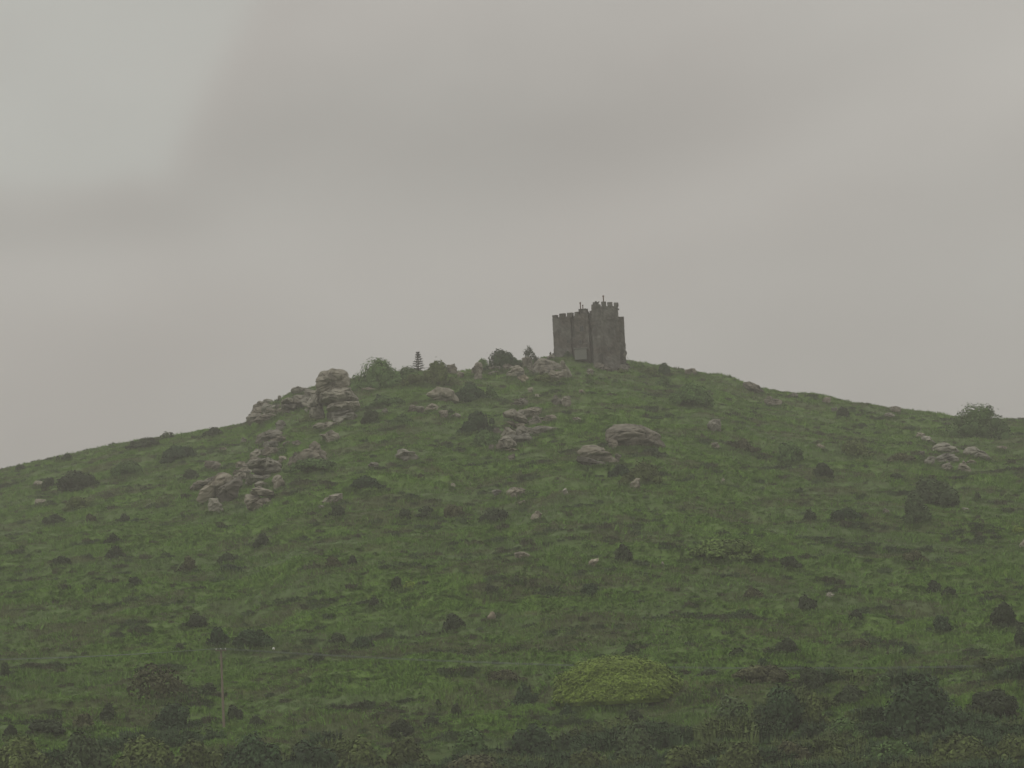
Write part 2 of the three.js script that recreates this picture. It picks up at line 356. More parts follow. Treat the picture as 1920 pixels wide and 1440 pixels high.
// ------------------------------------------------------------------ the castle
{
  const foot = castleFoot, d = foot.d + 1.5;
  const O = at(1105, 697, d), castle = thing('castle', O.x, O.y, O.z);
  tag(castle, 'grey stone castle with battlements standing on the hilltop', 'castle');
  const L = (px, py) => { const q = at(px, py, d); return [q.x - O.x, q.y - O.y]; };
  const X = (px, py) => L(px, py)[0], Y = (px, py) => L(px, py)[1];
  const r = rng(77);
  const stone = (x, y, z) => {
    const a = fbm(x / 1.6, y / 1.6, z / 1.6, 3), b = noise(x * 2.4, y * 2.9, z * 2.4), s = noise(x * 0.9 + 5, y * 0.16, z * 0.9);
    const m = fbm(x / 3.5 + 20, y / 3, z / 3.5, 2), k = 0.105 * (1 + 0.8 * a + 0.7 * b + 0.6 * m) * (1 - 0.45 * sm(0.05, 0.45, s));
    if (m < -0.08) return [k * 1.08, k * 0.98, k * 0.86];
    return [k * 1.03, k * 0.995, k * 0.91];
  };
  const finish = (g, tint = 1) => {
    const P = g.attributes.position, c = [];
    for (let i = 0; i < P.count; i++) { const q = stone(P.getX(i), P.getY(i), P.getZ(i)); c.push(q[0] * tint, q[1] * tint, q[2] * tint); }
    g.setAttribute('color', new THREE.Float32BufferAttribute(c, 3)); g.computeVertexNormals(); return g;
  };
  // an upright prism of rough masonry over a plan polygon [x, z], with a flat top
  function prism(plan, y0, y1, step = 0.35, rough = 0.1) {
    const pos = [], idx = [], ring = [];
    for (let i = 0; i < plan.length; i++) { const a = plan[i], b = plan[(i + 1) % plan.length], l = Math.hypot(b[0] - a[0], b[1] - a[1]), n = Math.max(1, Math.round(l / step)); for (let k = 0; k < n; k++) ring.push([mix(a[0], b[0], k / n), mix(a[1], b[1], k / n)]); }
    const rows = Math.max(2, Math.round((y1 - y0) / step)), cx = ring.reduce((s, q) => s + q[0], 0) / ring.length, cz = ring.reduce((s, q) => s + q[1], 0) / ring.length;
    for (let j = 0; j <= rows; j++) for (const [x, z] of ring) {
      const y = mix(y0, y1, j / rows), q = rough * (noise(x * 1.9, y * 2.3, z * 1.9) + 0.6 * noise(x * 5, y * 5, z * 5)), l = Math.hypot(x - cx, z - cz) || 1;
      pos.push(x + (x - cx) / l * q, y, z + (z - cz) / l * q);
    }
    const m = ring.length;
    for (let j = 0; j < rows; j++) for (let i = 0; i < m; i++) { const a = j * m + i, b = j * m + (i + 1) % m; idx.push(a, b, a + m, b, b + m, a + m); }
    pos.push(cx, y1, cz); for (let i = 0; i < m; i++) idx.push(rows * m + i, rows * m + (i + 1) % m, pos.length / 3 - 1);
    const g = new THREE.BufferGeometry(); g.setAttribute('position', new THREE.Float32BufferAttribute(pos, 3)); g.setIndex(idx); return finish(toCreasedNormals(g, 0.5));
  }
  const rect = (ax, az, bx, bz, depth) => { const l = Math.hypot(bx - ax, bz - az), nx = (bz - az) / l, nz = -(bx - ax) / l; return [[ax, az], [bx, bz], [bx + nx * depth, bz + nz * depth], [ax + nx * depth, az + nz * depth]]; };
  const add = (name, g, parent = castle, m = rockMat) => mesh(name, g, m, parent);
  // the wing: its front runs from the far corner at px 1037 to the tower; a slack in front for two flat bays
  const wx0 = X(1038, 640), wx1 = X(1112, 640), wz0 = -5.2, wz1 = -0.6;
  const wingTop = Y(1060, 590.2), slope = (x) => mix(wz0, wz1, (x - wx0) / (wx1 - wx0));
  add('wing_wall', prism(rect(wx0 + 0.3, wz0 - 0.02, wx1 + 0.4, wz1 - 0.02, 7), -1.5, wingTop));
  const bay = (pa, pb, out, top) => { const a = X(pa, 620), b = X(pb, 620); return prism(rect(a, slope(a) + out, b, slope(b) + out, 1.4), -1.5, top); };
  add('bay', bay(1037.2, 1071, 0.32, Y(1054, 590.8)));
  add('bay', bay(1078.5, 1104, 0.55, Y(1090, 587)));
  for (const [a, b, t, c] of [[1035.6, 1043.8, 587, 591], [1048.8, 1058.3, 585.3, 590.5], [1062.9, 1072.3, 584.2, 589.5], [1077.3, 1085, 583, 589]]) {
    const ax = X(a, t), bx = X(b, t);
    add('merlon', prism(rect(ax, slope(ax) + 0.42, bx, slope(bx) + 0.42, 0.75), Y((a + b) / 2, c) - 0.4, Y((a + b) / 2, t) + 0.06 * (a % 3), 0.3, 0.07));
  }
  const st = add('chimney_stack', prism(rect(X(1085, 578), -2.6, X(1098, 578), -1.9, 1.3), wingTop - 0.3, Y(1091, 576.8)));
  add('chimney_stack', prism(rect(X(1097.2, 582), -2.8, X(1101, 582), -2.6, 1.1), wingTop - 0.3, Y(1099, 581.6)));
  const potMat = mat({ color: lin(0.17, 0.115, 0.095) });
  const pot = (px, y0, y1, w, z) => { const h = Y(px, y0) - Y(px, y1), k = w * K * d / 2; const g = new THREE.LatheGeometry([[1.05, 0], [0.8, 0.08], [0.72, 0.7], [1.12, 0.8], [1.15, 0.96], [0.9, 1], [0.6, 0.9], [0.01, 0.88]].map(([a, b]) => new THREE.Vector2(a * k, b * h)), 12); g.translate(X(px, y1), Y(px, y1) - 0.02, z); return g; };
  add('chimney_pot', pot(1088.8, 563.8, 577, 2.8, -2.7), st, potMat);
  add('chimney_pot', pot(1093.2, 568.8, 577, 2.6, -2.6), st, potMat);
  add('far_turret', prism([[X(1106.7, 585), -5.4], [X(1112.5, 585), -5.2], [X(1113, 585), -4], [X(1106.4, 585), -4]], wingTop - 0.5, Y(1109, 578.8), 0.3, 0.09));
  // the tower: a drum at its near corner, a broad face, and a lower shoulder behind
  const tx0 = X(1112.5, 640), tx1 = X(1160.5, 640), towerTop = Y(1140, 574.6);
  const tp = [[tx0, -0.9], [X(1126, 640), 1.1], [X(1160.8, 640), 0.2], [X(1163, 640), -6], [tx0 + 0.6, -7]];
  add('tower_wall', prism(tp, -2.6, towerTop));
  const drum = []; { const cx = X(1119.5, 620), cz = 0.35, R = 0.98; for (let i = 0; i < 14; i++) { const t = -i / 14 * Math.PI * 2; drum.push([cx + R * Math.cos(t), cz + R * Math.sin(t)]); } }
  drum.reverse();
  add('turret', prism(drum, -2.2, Y(1118, 571.5)));
  for (const [a, b, t, z] of [[1112.4, 1122.4, 566.8, 0.6], [1128.2, 1136.3, 566.2, 1.05], [1139.5, 1148, 567, 0.75], [1152.2, 1159.5, 567.4, 0.45]]) {
    const m = add('merlon', prism(rect(X(a, t), z, X(b, t), z - 0.15, 0.8), Y((a + b) / 2, 575.5), Y((a + b) / 2, t), 0.3, 0.08));
    if (a === 1128.2) add('chimney_pot', pot(1131.5, 554.2, 566.8, 3, 0.65), m, potMat);
  }
  for (const [a, b, t] of [[1115.3, 1118.6, 565], [1121.5, 1123.8, 565.6]]) add('coping_stone', prism(rect(X(a, t), 0.45, X(b, t), 0.45, 0.5), Y(a, 567.2), Y(a, t), 0.2, 0.05));
  for (const [a, b, t] of [[1128, 1150, -4.5], [1152, 1162, -4.8]]) add('merlon', prism(rect(X(a, 570), t - 1, X(b, 570), t - 1, 0.7), towerTop - 0.2, towerTop + 0.05, 0.4, 0.03));
  add('shoulder_wall', prism([[tx1 - 0.6, -1.2], [X(1172.2, 640), -1.9], [X(1173.2, 640), -6], [tx1 - 0.6, -6.4]], -2.2, Y(1166, 592)));
  add('pilaster', prism(rect(X(1127.5, 620), 1.22, X(1131, 620), 1.12, 0.7), -2.4, towerTop - 0.6, 0.35, 0.03));
  add('pilaster', prism(rect(X(1150.5, 620), 0.65, X(1153.5, 620), 0.57, 0.7), -2.4, towerTop - 0.6, 0.35, 0.03));
  // string course
  add('string_course', prism(rect(X(1126, 600), 1.28, X(1160.9, 600), 0.36, 0.5), Y(1142, 600), Y(1142, 598), 0.4, 0.02));
  // windows: dark panes behind dressed stone frames
  const pane = mat({ color: lin(0.035, 0.042, 0.05), roughness: 0.25 }), dressed = mat({ color: lin(0.1, 0.096, 0.085) });
  const win = (px, py, w, h, z, turn, glass = pane) => {
    const W = w * K * d, H = h * K * d, g = [];
    const bar = (x, y, a, b) => { const q = new THREE.BoxGeometry(a, b, 0.16); q.translate(x, y, 0); g.push(q); };
    bar(0, H / 2 + 0.09, W + 0.4, 0.18); bar(0, -H / 2 - 0.07, W + 0.36, 0.14); bar(-W / 2 - 0.08, 0, 0.16, H); bar(W / 2 + 0.08, 0, 0.16, H); bar(0, 0, 0.07, H);
    const f = mesh('window', mergeGeometries(g), dressed, castle); f.position.set(X(px, py), Y(px, py), z); f.rotation.y = turn;
    const p = new THREE.BoxGeometry(W, H, 0.06); p.translate(0, 0, -0.02); mesh('pane', p, glass, f);
  };
  const turn = -Math.atan2(wz1 - wz0, wx1 - wx0);
  const onWing = (px, out) => slope(X(px, 620)) + out + 0.07;
  win(1091, 615, 7.5, 9, onWing(1091, 0.55), turn); win(1066, 638, 5, 5.5, onWing(1066, 0.32), turn); win(1048, 618, 3, 7, onWing(1048, 0.32), turn); win(1089, 640, 3.6, 6.5, onWing(1089, 0.55), turn);
  win(1142, 622, 2.8, 8, 0.78, 0.1); win(1141, 655, 2.8, 7, 0.78, 0.1); win(1119.5, 610, 2, 6, 1.34, 0);
  // white rendered porch
  const pa = X(1077.5, 662), pb = X(1099.8, 662), py0 = -0.4 + Y(1088, 671), pt = Y(1088, 654);
  const porch = new THREE.BoxGeometry(pb - pa, pt - py0, 2.2); porch.translate((pa + pb) / 2, (pt + py0) / 2, -0.5);
  const porchMesh = mesh('porch', porch, mat({ color: lin(0.165, 0.17, 0.158) }), castle);
  const slabRoof = new THREE.BoxGeometry(pb - pa + 0.3, 0.14, 2.5); slabRoof.translate((pa + pb) / 2, pt + 0.07, -0.5); mesh('porch_roof', slabRoof, mat({ color: lin(0.2, 0.2, 0.19) }), porchMesh);
  // rocks that the castle is built on
  const on = (s, label, o) => rock(s, label, { d: d + (o?.back ?? 0), ...o });
  on([[1106, 703], [1107, 690], [1113, 682], [1124, 680], [1131, 684], [1133, 696], [1130, 706], [1116, 708]], 'big dark boulder under the drum turret of the castle', { dep: 4, back: -1.4, tone: 0.13 });
  on([[1128, 706], [1128, 688], [1138, 683], [1151, 684], [1156, 694], [1155, 707], [1140, 710]], 'broad dark boulder under the front face of the castle tower', { dep: 4.5, back: -1.6, tone: 0.125 });
  on([[1152, 706], [1154, 689], [1164, 682], [1174, 684], [1176, 697], [1172, 707]], 'dark boulder at the outer foot of the castle tower', { dep: 4, back: -1, tone: 0.13 });
  on([[1166, 679], [1164, 665], [1167, 657], [1173, 655], [1175.6, 661], [1175, 674], [1173, 682]], 'upright boulder wedged under the castle shoulder below the gap', { dep: 3, back: 2.5, tone: 0.13 });
  on([[1164, 655], [1163, 647], [1168, 642], [1173, 642.5], [1175.6, 647], [1174.5, 653], [1170, 656]], 'round boulder jutting from the castle shoulder above the gap', { dep: 2.6, back: 2.5, tone: 0.12 });
  on([[1170, 690], [1173, 677], [1178, 680], [1184, 687], [1186, 694]], 'sloping rock beside the castle shoulder where the ridge starts down', { dep: 3, back: 2.8, tone: 0.13 });
  for (const [a, b, c, e, w] of [[1175, 668, 1188, 688, 'upper'], [1174.5, 675, 1183, 690, 'lower']]) {
    const p0 = at(a, b, d + 2), p1 = at(c, e, d + 1), cu = new THREE.QuadraticBezierCurve3(p0, p0.clone().lerp(p1, 0.5).add(new THREE.Vector3(0, -0.08, 0)), p1);
    tag(mesh('stay_wire', new THREE.TubeGeometry(cu, 8, 0.028, 5), mat({ color: lin(0.09, 0.09, 0.085), roughness: 0.6 })), `${w} of two thin stay wires beside the castle shoulder`, 'wire', 'stay wires beside the castle');
  }
}

// ------------------------------------------------------------------ rock outcrops and boulders
const torD = hit(640, 789).d + 2.5;
outcrop('granite_tor', [
  [[586, 733], [588, 713], [590, 704], [598, 697], [618, 694], [642, 692], [654, 696], [656, 712], [655, 731], [640, 736], [606, 738]],
  [[595, 752], [594, 737], [604, 732], [630, 730], [656, 729], [663, 738], [672, 745], [671, 752], [650, 757], [612, 757]],
  [[606, 768], [612, 756], [640, 752], [671, 751], [674, 762], [662, 769], [630, 771]],
  [[608, 797], [609, 772], [622, 766], [650, 767], [674, 762], [677, 778], [678, 799], [640, 801]],
  [[578, 778], [576, 752], [584, 742], [598, 740], [606, 752], [608, 780], [594, 784]],
].map((s, i) => Object.assign(s, { o: { d: torD + [1, -0.4, -0.2, 0, 2.4][i], dep: [6.5, 8, 8, 8.5, 5][i], layers: [4, 2, 1, 2, 2][i], tone: 0.25 + 0.02 * (i % 3), n: 30 } })), 'tall tor of stacked grey granite slabs at the shoulder of the ridge');
const near = (x, y, o) => hit(x, y).d + o;
outcrop('rock_stack', [
  [[463, 876], [468, 866], [486, 857], [510, 856.5], [524, 864], [529, 874], [510, 879], [480, 880]],
  [[462, 886], [465, 877], [495, 880], [526, 873.5], [530, 885], [510, 891], [480, 890]],
  [[465, 906], [463, 888], [490, 891], [528, 886], [529, 900], [518, 908], [490, 910]],
].map((s) => Object.assign(s, { o: { d: near(495, 904, 2.4), dep: 5.5, layers: 1, tone: 0.2, n: 16 } })), 'rounded boulder split into three layers above the lowest block of the rocky spur');
outcrop('rock_block', [
  [[461, 922], [463, 914], [480, 912], [497, 914], [513, 922], [511, 928], [490, 928.5], [466, 927]],
  [[458, 944], [462, 927.5], [490, 929], [511, 928.5], [515, 944], [512, 956], [485, 958], [462, 953]],
].map((s) => Object.assign(s, { o: { d: near(486, 953, 2), dep: 5, tone: 0.23, n: 15 } })), 'square block with a slab lid at the bottom end of the rocky spur');
outcrop('rock_stack', [
  [[938, 783], [942, 774], [958, 767], [980, 773], [993, 786], [990, 793], [970, 790], [950, 787]],
  [[938, 790], [941, 785], [968, 791], [992, 794], [992, 803], [982, 808], [960, 801]],
  [[942, 802], [948, 798], [970, 806], [981, 809], [976, 815], [958, 813]],
].map((s) => Object.assign(s, { o: { d: near(965, 813, 2.2), dep: 5, layers: 1, tone: 0.22, n: 15 } })), 'tilted outcrop of pitted slabs beside the dark bush in the middle of the slope');
outcrop('rock_stack', [
  [[924, 826], [934, 819], [952, 816.5], [964, 825], [976, 832], [974, 838], [950, 840], [932, 834]],
  [[938, 844], [946, 839], [968, 839], [977, 843], [968, 849], [948, 851]],
].map((s) => Object.assign(s, { o: { d: near(955, 850, 1.8), dep: 4.2, tone: 0.25, n: 14 } })), 'two overlapping flat slabs just below the tilted pitted outcrop');
const ledge = near(541, 780, 1.6);
outcrop('rock_stack', [
  [[524, 755], [528, 748], [540, 743.5], [552, 748], [554, 756], [540, 757]],
  [[526, 766], [527, 757.5], [542, 757], [554, 758], [555, 767], [540, 768.5]],
  [[528, 781], [529, 769], [544, 769], [557, 768], [558, 782]],
].map((s) => Object.assign(s, { o: { d: ledge, dep: 4, tone: 0.22, n: 12 } })), 'pillar of three square blocks just downhill of the tall tor');

const R = [
  // beside and below the tall tor
  [[[467, 772], [480, 764], [494, 759], [505, 761], [510, 769], [495, 774]], 'pointed slab jutting from the ridge edge over the open sky'],
  [[[461, 791], [463, 783], [474, 776], [492, 776], [496, 783], [484, 791], [470, 795]], 'lowest overhanging slab at the open end of the ridge crags'],
  [[[476, 788], [488, 778], [510, 774], [527, 776], [525, 788], [500, 791]], 'long tilted slab behind the lowest overhanging ridge slab'],
  [[488, 748, 512, 761], 'dark hump of rock on the ridge edge above the pointed slab'],
  [[546, 725, 583, 742], 'grey boulder on the skyline downhill of the tall tor', { tone: 0.2 }],
  [[568, 731, 588, 743], 'small boulder tucked against the foot of the tall tor\'s top block'],
  [[555, 752, 567, 762], 'small block beside the three-block pillar'],
  [[520, 742, 528, 752], 'small stone on the uphill edge of the three-block pillar'],
  [[571, 766, 583, 774], 'pale stone lying in grass between the pillar and the tall tor', { tone: 0.34 }],
  [[592, 768, 604, 775], 'pale stone at the corner of the tall tor', { tone: 0.3 }],
  [[[517, 808], [516, 797], [522, 789], [534, 787], [540, 797], [536, 807]], 'pale upright boulder below the ridge crags'],
  [[[586, 800], [597, 793], [618, 791], [634, 793], [630, 801], [616, 807], [600, 806]], 'upper of two light flat slabs in the grass under the tall tor', { tone: 0.29 }],
  [[[589, 812], [604, 812], [622, 808], [636, 812], [638, 822], [628, 834], [610, 828]], 'lower of two light flat slabs in the grass under the tall tor', { tone: 0.27 }],
  [[[479, 826], [481, 816], [497, 808], [518, 806], [528, 812], [520, 823], [500, 831], [486, 833]], 'rounded boulder at the top of the rocky spur'],
  [[[500, 836], [510, 824], [527, 816], [539, 820], [538, 832], [520, 840]], 'tilted slab leaning on the rounded boulder at the spur top', { tone: 0.2 }],
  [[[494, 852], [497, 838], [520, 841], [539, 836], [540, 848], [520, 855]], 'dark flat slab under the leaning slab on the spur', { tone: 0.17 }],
  [[[563, 866], [565, 845], [580, 832], [592, 827], [611, 830], [614, 848], [611, 868], [585, 871]], 'big square boulder with a sloping top on the uphill side of the spur', { tone: 0.21, n: 16 }],
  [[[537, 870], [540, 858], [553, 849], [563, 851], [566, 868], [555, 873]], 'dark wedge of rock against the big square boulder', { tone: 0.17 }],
  [[516, 854, 537, 872], 'pale leaning stone between the split boulder and the dark wedge', { tone: 0.29 }],
  [[471, 844, 495, 862], 'pale broken rock on the shoulder of the split boulder', { tone: 0.28 }],
  [[[364, 938], [368, 923], [387, 904], [410, 890], [428, 887], [440, 894], [438, 906], [412, 922], [396, 938], [380, 944]], 'large smooth slab leaning downhill at the outer edge of the spur', { tone: 0.28, warm: 0.05, n: 18, dep: 5 }],
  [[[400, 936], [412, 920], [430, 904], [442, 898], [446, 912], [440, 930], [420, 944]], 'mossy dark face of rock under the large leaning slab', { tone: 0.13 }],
  [[[351, 915], [364, 906], [388, 899], [402, 898], [396, 907], [372, 918], [358, 920]], 'thin flat slab beside the large leaning slab', { tone: 0.23 }],
  [[437, 886, 466, 902], 'low rock between the large leaning slab and the split boulder'],
  [[478, 903, 511, 917], 'flat rock between the split boulder and the lidded block'],
  [[510, 893, 531, 921], 'pale jagged rock at the uphill foot of the split boulder', { tone: 0.22 }],
  [[[392, 944], [396, 936], [408, 937], [418, 946], [414, 957], [404, 962], [395, 958]], 'broken pale rock in the grass below the large leaning slab', { tone: 0.29 }],
  [[385, 865, 415, 884], 'dark hump of rock in the grass uphill of the thin flat slab', { tone: 0.18 }],
  [[441, 873, 457, 882], 'small flat pale stone above the large leaning slab', { tone: 0.3 }],
  [[448, 820, 466, 834], 'small pale rock on the slope beside the spur top'],
  [[410, 838, 428, 848], 'reddish stone in rough grass below the skyline bushes', { tone: 0.22, warm: 0.08 }],
  [[[602, 941], [607, 934], [624, 928], [642, 925], [640, 935], [628, 945], [612, 945]], 'flat broken rock lying alone in the grass below the spur', { tone: 0.27 }],
  [[594, 948, 608, 955], 'small flat stone just below the flat broken rock'],
  [[688, 868, 708, 880], 'small low stone in the grass beneath the whitish leaning boulder'],
  [[[741, 858], [744, 846], [756, 842], [772, 847], [784, 857], [776, 866], [752, 866]], 'pale smooth boulder alone in grass halfway along the slope', { tone: 0.27 }],
  // the summit between the tor and the castle
  [[836, 684, 859, 702], 'dark skyline boulder beside the light green summit bush', { tone: 0.18 }],
  [[857, 697, 871, 708], 'small stone at the end of the dark skyline boulder'],
  [[[881, 703], [884, 692], [891, 681], [902, 679], [907, 690], [906, 704]], 'upright boulder on the skyline at the edge of the summit bushes', { tone: 0.21 }],
  [[888, 693, 907, 714], 'rounded boulder in front of the upright skyline boulder', { tone: 0.24 }],
  [[[789, 739], [800, 733], [818, 727], [842, 727], [852, 735], [862, 752], [840, 756], [810, 753]], 'broad pale triangular boulder below the summit conifer', { tone: 0.28, warm: 0.03, n: 16 }],
  [[765, 759, 797, 776], 'brownish rock slab in the grass below the triangular boulder', { tone: 0.22 }],
  [[796, 757, 824, 772], 'pale rock slab in the grass below the triangular boulder', { tone: 0.26 }],
  [[822, 769, 845, 787], 'tilted stone downhill of the triangular boulder'],
  [[846, 774, 863, 787], 'small rounded stone beside the tilted stone under the triangular boulder'],
  [[714, 765, 730, 778], 'small rounded rock in bushes beside the tall tor'],
  [[678, 727, 706, 735], 'flat reddish rock beside the top of the tall tor', { tone: 0.22, warm: 0.06 }],
  [[725, 712, 756, 722], 'flat reddish rock below the large summit bush', { tone: 0.21, warm: 0.05 }],
  [[785, 715, 802, 723], 'low pale stone in front of the light green summit bush'],
  [[912, 685, 943, 698], 'low flat rock in front of the dark summit bush', { tone: 0.25 }],
  [[948, 674, 980, 690], 'rounded rock at the foot of the summit thicket'],
  [[978, 671, 999, 692], 'upright rock beneath the feathery summit tree'],
  [[952, 686, 982, 706], 'cluster of broken pale rock below the summit thicket', { tone: 0.27 }],
  [[[969, 712], [973, 703], [983, 699], [995, 703], [998, 712], [990, 719], [976, 717]], 'warm coloured boulder in grass below the castle path', { tone: 0.3, warm: 0.1 }],
  [[[996, 698], [997, 681], [1006, 674], [1024, 672], [1040, 675], [1050, 688], [1049, 699], [1022, 703]], 'huge grey boulder with flat top in front of the castle wing', { tone: 0.2, n: 18, dep: 5 }],
  [[[1023, 678], [1027, 669], [1036, 665], [1042, 669], [1042, 679]], 'boulder perched on the huge grey boulder by the castle wing', { tone: 0.23 }],
  [[[1048, 706], [1046, 690], [1049, 674], [1056, 675], [1067, 690], [1073, 704], [1064, 711]], 'smooth pale slab leaning on the huge grey boulder by the castle', { tone: 0.3 }],
  [[1024, 696, 1058, 716], 'low rock in the grass under the huge grey boulder', { tone: 0.23 }],
  [[1029.6, 658.5, 1034.4, 671], 'small dark pointed stone standing beside the castle corner', { tone: 0.1, d: 879 }],
  [[1035, 661.5, 1039.4, 671], 'second small dark pointed stone, right against the castle corner', { tone: 0.1, d: 881 }],
  [[1100, 690, 1112, 704], 'pale stone at the foot of the castle drum turret'],
  // below the castle
  [[958, 746, 992, 765], 'angular rock uphill of the tilted pitted outcrop'],
  [[984, 766, 1021, 783], 'grey slab beside the top of the tilted pitted outcrop', { tone: 0.2 }],
  [[1022, 778, 1047, 794], 'wedge of rock below the grey slab'],
  [[993, 799, 1040, 818], 'low rock shelf beside the tilted pitted outcrop', { tone: 0.2 }],
  [[963, 816, 997, 834], 'rock beside the two overlapping flat slabs'],
  [[951, 851, 971, 867], 'small boulder under the two overlapping flat slabs'],
  [[924, 803, 943, 818], 'mossy stone half hidden by the dark bush mid slope', { tone: 0.16 }],
  [[1033, 741, 1051, 762], 'dark rock in the grass below the castle', { tone: 0.16 }],
  [[1049, 740, 1072, 763], 'light rock beside the dark rock below the castle', { tone: 0.22 }],
  [[986, 727, 1001, 738], 'small pale stone below the warm coloured boulder', { tone: 0.3 }],
  [[1000, 739, 1011, 748], 'tiny pale stone above the angular rock', { tone: 0.32 }],
  [[1069, 781, 1090, 792], 'small pale stone on the slope between outcrop and domed boulder', { tone: 0.27 }],
  [[1085, 730, 1097, 740], 'tiny reddish stone high on the slope below the castle', { warm: 0.08 }],
  [[[1137, 823], [1142, 810], [1158, 799], [1180, 797], [1210, 803], [1232, 818], [1241, 834], [1215, 838], [1180, 837], [1152, 832]], 'largest domed boulder with an undercut base on the slope', { tone: 0.165, warm: 0.04, n: 24, dep: 8 }],
  [[[1086, 849], [1096, 840], [1116, 837], [1136, 846], [1152, 857], [1164, 868], [1150, 872], [1120, 870], [1090, 862]], 'big light slab with a pointed end below the domed boulder', { tone: 0.22, warm: 0.04, n: 22, dep: 6 }],
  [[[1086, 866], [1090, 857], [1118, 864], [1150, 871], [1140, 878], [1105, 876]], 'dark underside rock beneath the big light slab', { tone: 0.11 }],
  [[1138, 826, 1156, 845], 'pale stone between the domed boulder and the big light slab'],
  [[1150, 850, 1166, 866], 'small block resting by the pointed end of the big light slab'],
  [[1179, 897, 1205, 919], 'whitish cracked stone below the domed boulder', { tone: 0.3 }],
  [[950, 915, 991, 934], 'flat pale rock showing through grass in the middle of the slope', { tone: 0.25 }],
  [[922, 918, 940, 928], 'small stone beside the flat pale rock mid slope'],
  [[974, 938, 990, 948], 'small pale stone below the flat pale rock mid slope', { tone: 0.3 }],
  [[994, 957, 1016, 974], 'rounded pale stone farther down below the flat pale rock', { tone: 0.3 }],
  [[1054, 916, 1066, 928], 'small pale stone beside dark heather below the big light slab', { tone: 0.3 }],
  [[845, 906, 855, 916], 'tiny whitish stone in the grass mid slope', { tone: 0.32 }],
  [[[1099, 1064], [1103, 1053], [1114, 1048], [1123, 1046], [1120, 1054], [1109, 1064]], 'pale slanting rock under a shrub low on the slope', { tone: 0.36, warm: 0.06 }],
  [[1238, 1054, 1246, 1066], 'small pale stone across from the slanting rock', { tone: 0.3 }],
  [[964, 1035, 993, 1047], 'low flat stone in grass uphill of the slanting rock', { tone: 0.24 }],
  [[914, 1147, 928, 1164], 'reddish stone beside a dark bush low on the slope', { tone: 0.27, warm: 0.1 }],
  [[1548, 1111, 1566, 1121], 'small white stone among dark scrub', { tone: 0.32 }],
  [[1848, 1170, 1855, 1175], 'tiny white stone beside the dark heather bank', { tone: 0.36 }],
  // the ridge beyond the castle
  [[1286, 692, 1306, 705], 'stone on the skyline just beyond the skyline bush'],
  [[[1391, 728], [1394, 720], [1407, 717], [1424, 723], [1437, 735], [1430, 742], [1404, 738]], 'dark low boulder on the skyline halfway down the ridge', { tone: 0.17 }],
  [[1478, 737, 1496, 748], 'small dark stone on the skyline past the low boulder', { tone: 0.17 }],
  [[1543, 745, 1562, 758], 'small reddish pointed stone on the far ridge', { warm: 0.06 }],
  [[1662, 762, 1692, 775], 'low brown rock on the far skyline', { tone: 0.18, warm: 0.04 }],
  [[1427, 744, 1468, 763], 'brown rock in grass beneath the skyline boulder', { tone: 0.2 }],
  [[1326, 787, 1353, 812], 'slanting rock with a dark hollow under the ridge', { tone: 0.23 }],
  [[1331, 830, 1353, 845], 'flat pale stone under a shrub on the right slope', { tone: 0.27 }],
  [[1529, 831, 1546, 843], 'small pale stone alone on the right slope', { tone: 0.28 }],
  [[1351, 896, 1361, 905], 'tiny white stone low on the right slope', { tone: 0.32 }],
  [[1560, 763, 1572, 772], 'small stone beside the little bush under the far ridge'],
  [[1657, 774, 1678, 784], 'pale flat stone just under the far skyline rock', { tone: 0.27 }],
  [[[1717, 819], [1720, 812], [1729, 809], [1733, 816], [1728, 822]], 'tan stone at the top end of the far rock band', { tone: 0.28, warm: 0.05 }],
  [[[1727, 824], [1732, 818], [1745, 819], [1757, 830], [1748, 834]], 'sloping pale slab near the top of the far rock band', { tone: 0.27 }],
  [[[1754, 846], [1757, 836], [1772, 832], [1790, 835], [1806, 847], [1786, 852]], 'broad pale slab in the middle of the far rock band', { tone: 0.28 }],
  [[[1809, 850], [1813, 839], [1828, 838], [1847, 848], [1859, 859], [1836, 860]], 'detached pale slab on the outer side of the far rock band', { tone: 0.25 }],
  [[[1755, 870], [1760, 858], [1774, 851], [1790, 853], [1800, 866], [1788, 870]], 'arched grey rock over a hollow in the far rock band', { tone: 0.21 }],
  [[[1763, 884], [1767, 870], [1778, 866], [1788, 874], [1790, 884]], 'rock inside the hollow of the far rock band', { tone: 0.23 }],
  [[[1795, 882], [1796, 868], [1805, 863], [1816, 874], [1826, 889], [1808, 890]], 'lowest pale slab at the foot of the far rock band', { tone: 0.28 }],
  [[1733, 857, 1756, 873], 'low stone beside the arched rock in the far band'],
  [[1812, 862, 1830, 872], 'small flat stone outside the arched rock in the far band'],
  [[1722, 846, 1738, 858], 'small stone in heather beside the far rock band', { tone: 0.18 }],
  [[1870, 836, 1890, 846], 'brown stone in the grass below the large far bush', { tone: 0.2, warm: 0.06 }],
  [[1912, 1006, 1936, 1030], 'pale boulder cut off by the edge of the view', { tone: 0.34 }],
  [[1804, 951, 1816, 960], 'small pale stone below the dark twin bushes', { tone: 0.34 }],
  [[1654, 954, 1668, 964], 'small grey stone beside low heather on the right slope', { tone: 0.24 }],
  [[1595, 968, 1612, 977], 'flat stone at the end of a long dark shrub', { tone: 0.22 }],
  [[62, 903, 82, 915], 'pale stone under a dark shrub near the outer ridge', { tone: 0.3 }],
  [[66, 936, 90, 946], 'flat pale stone in the grass below the outer ridge shrubs', { tone: 0.27 }],
];
for (const [s, l, o] of R) rock(s, l, o);
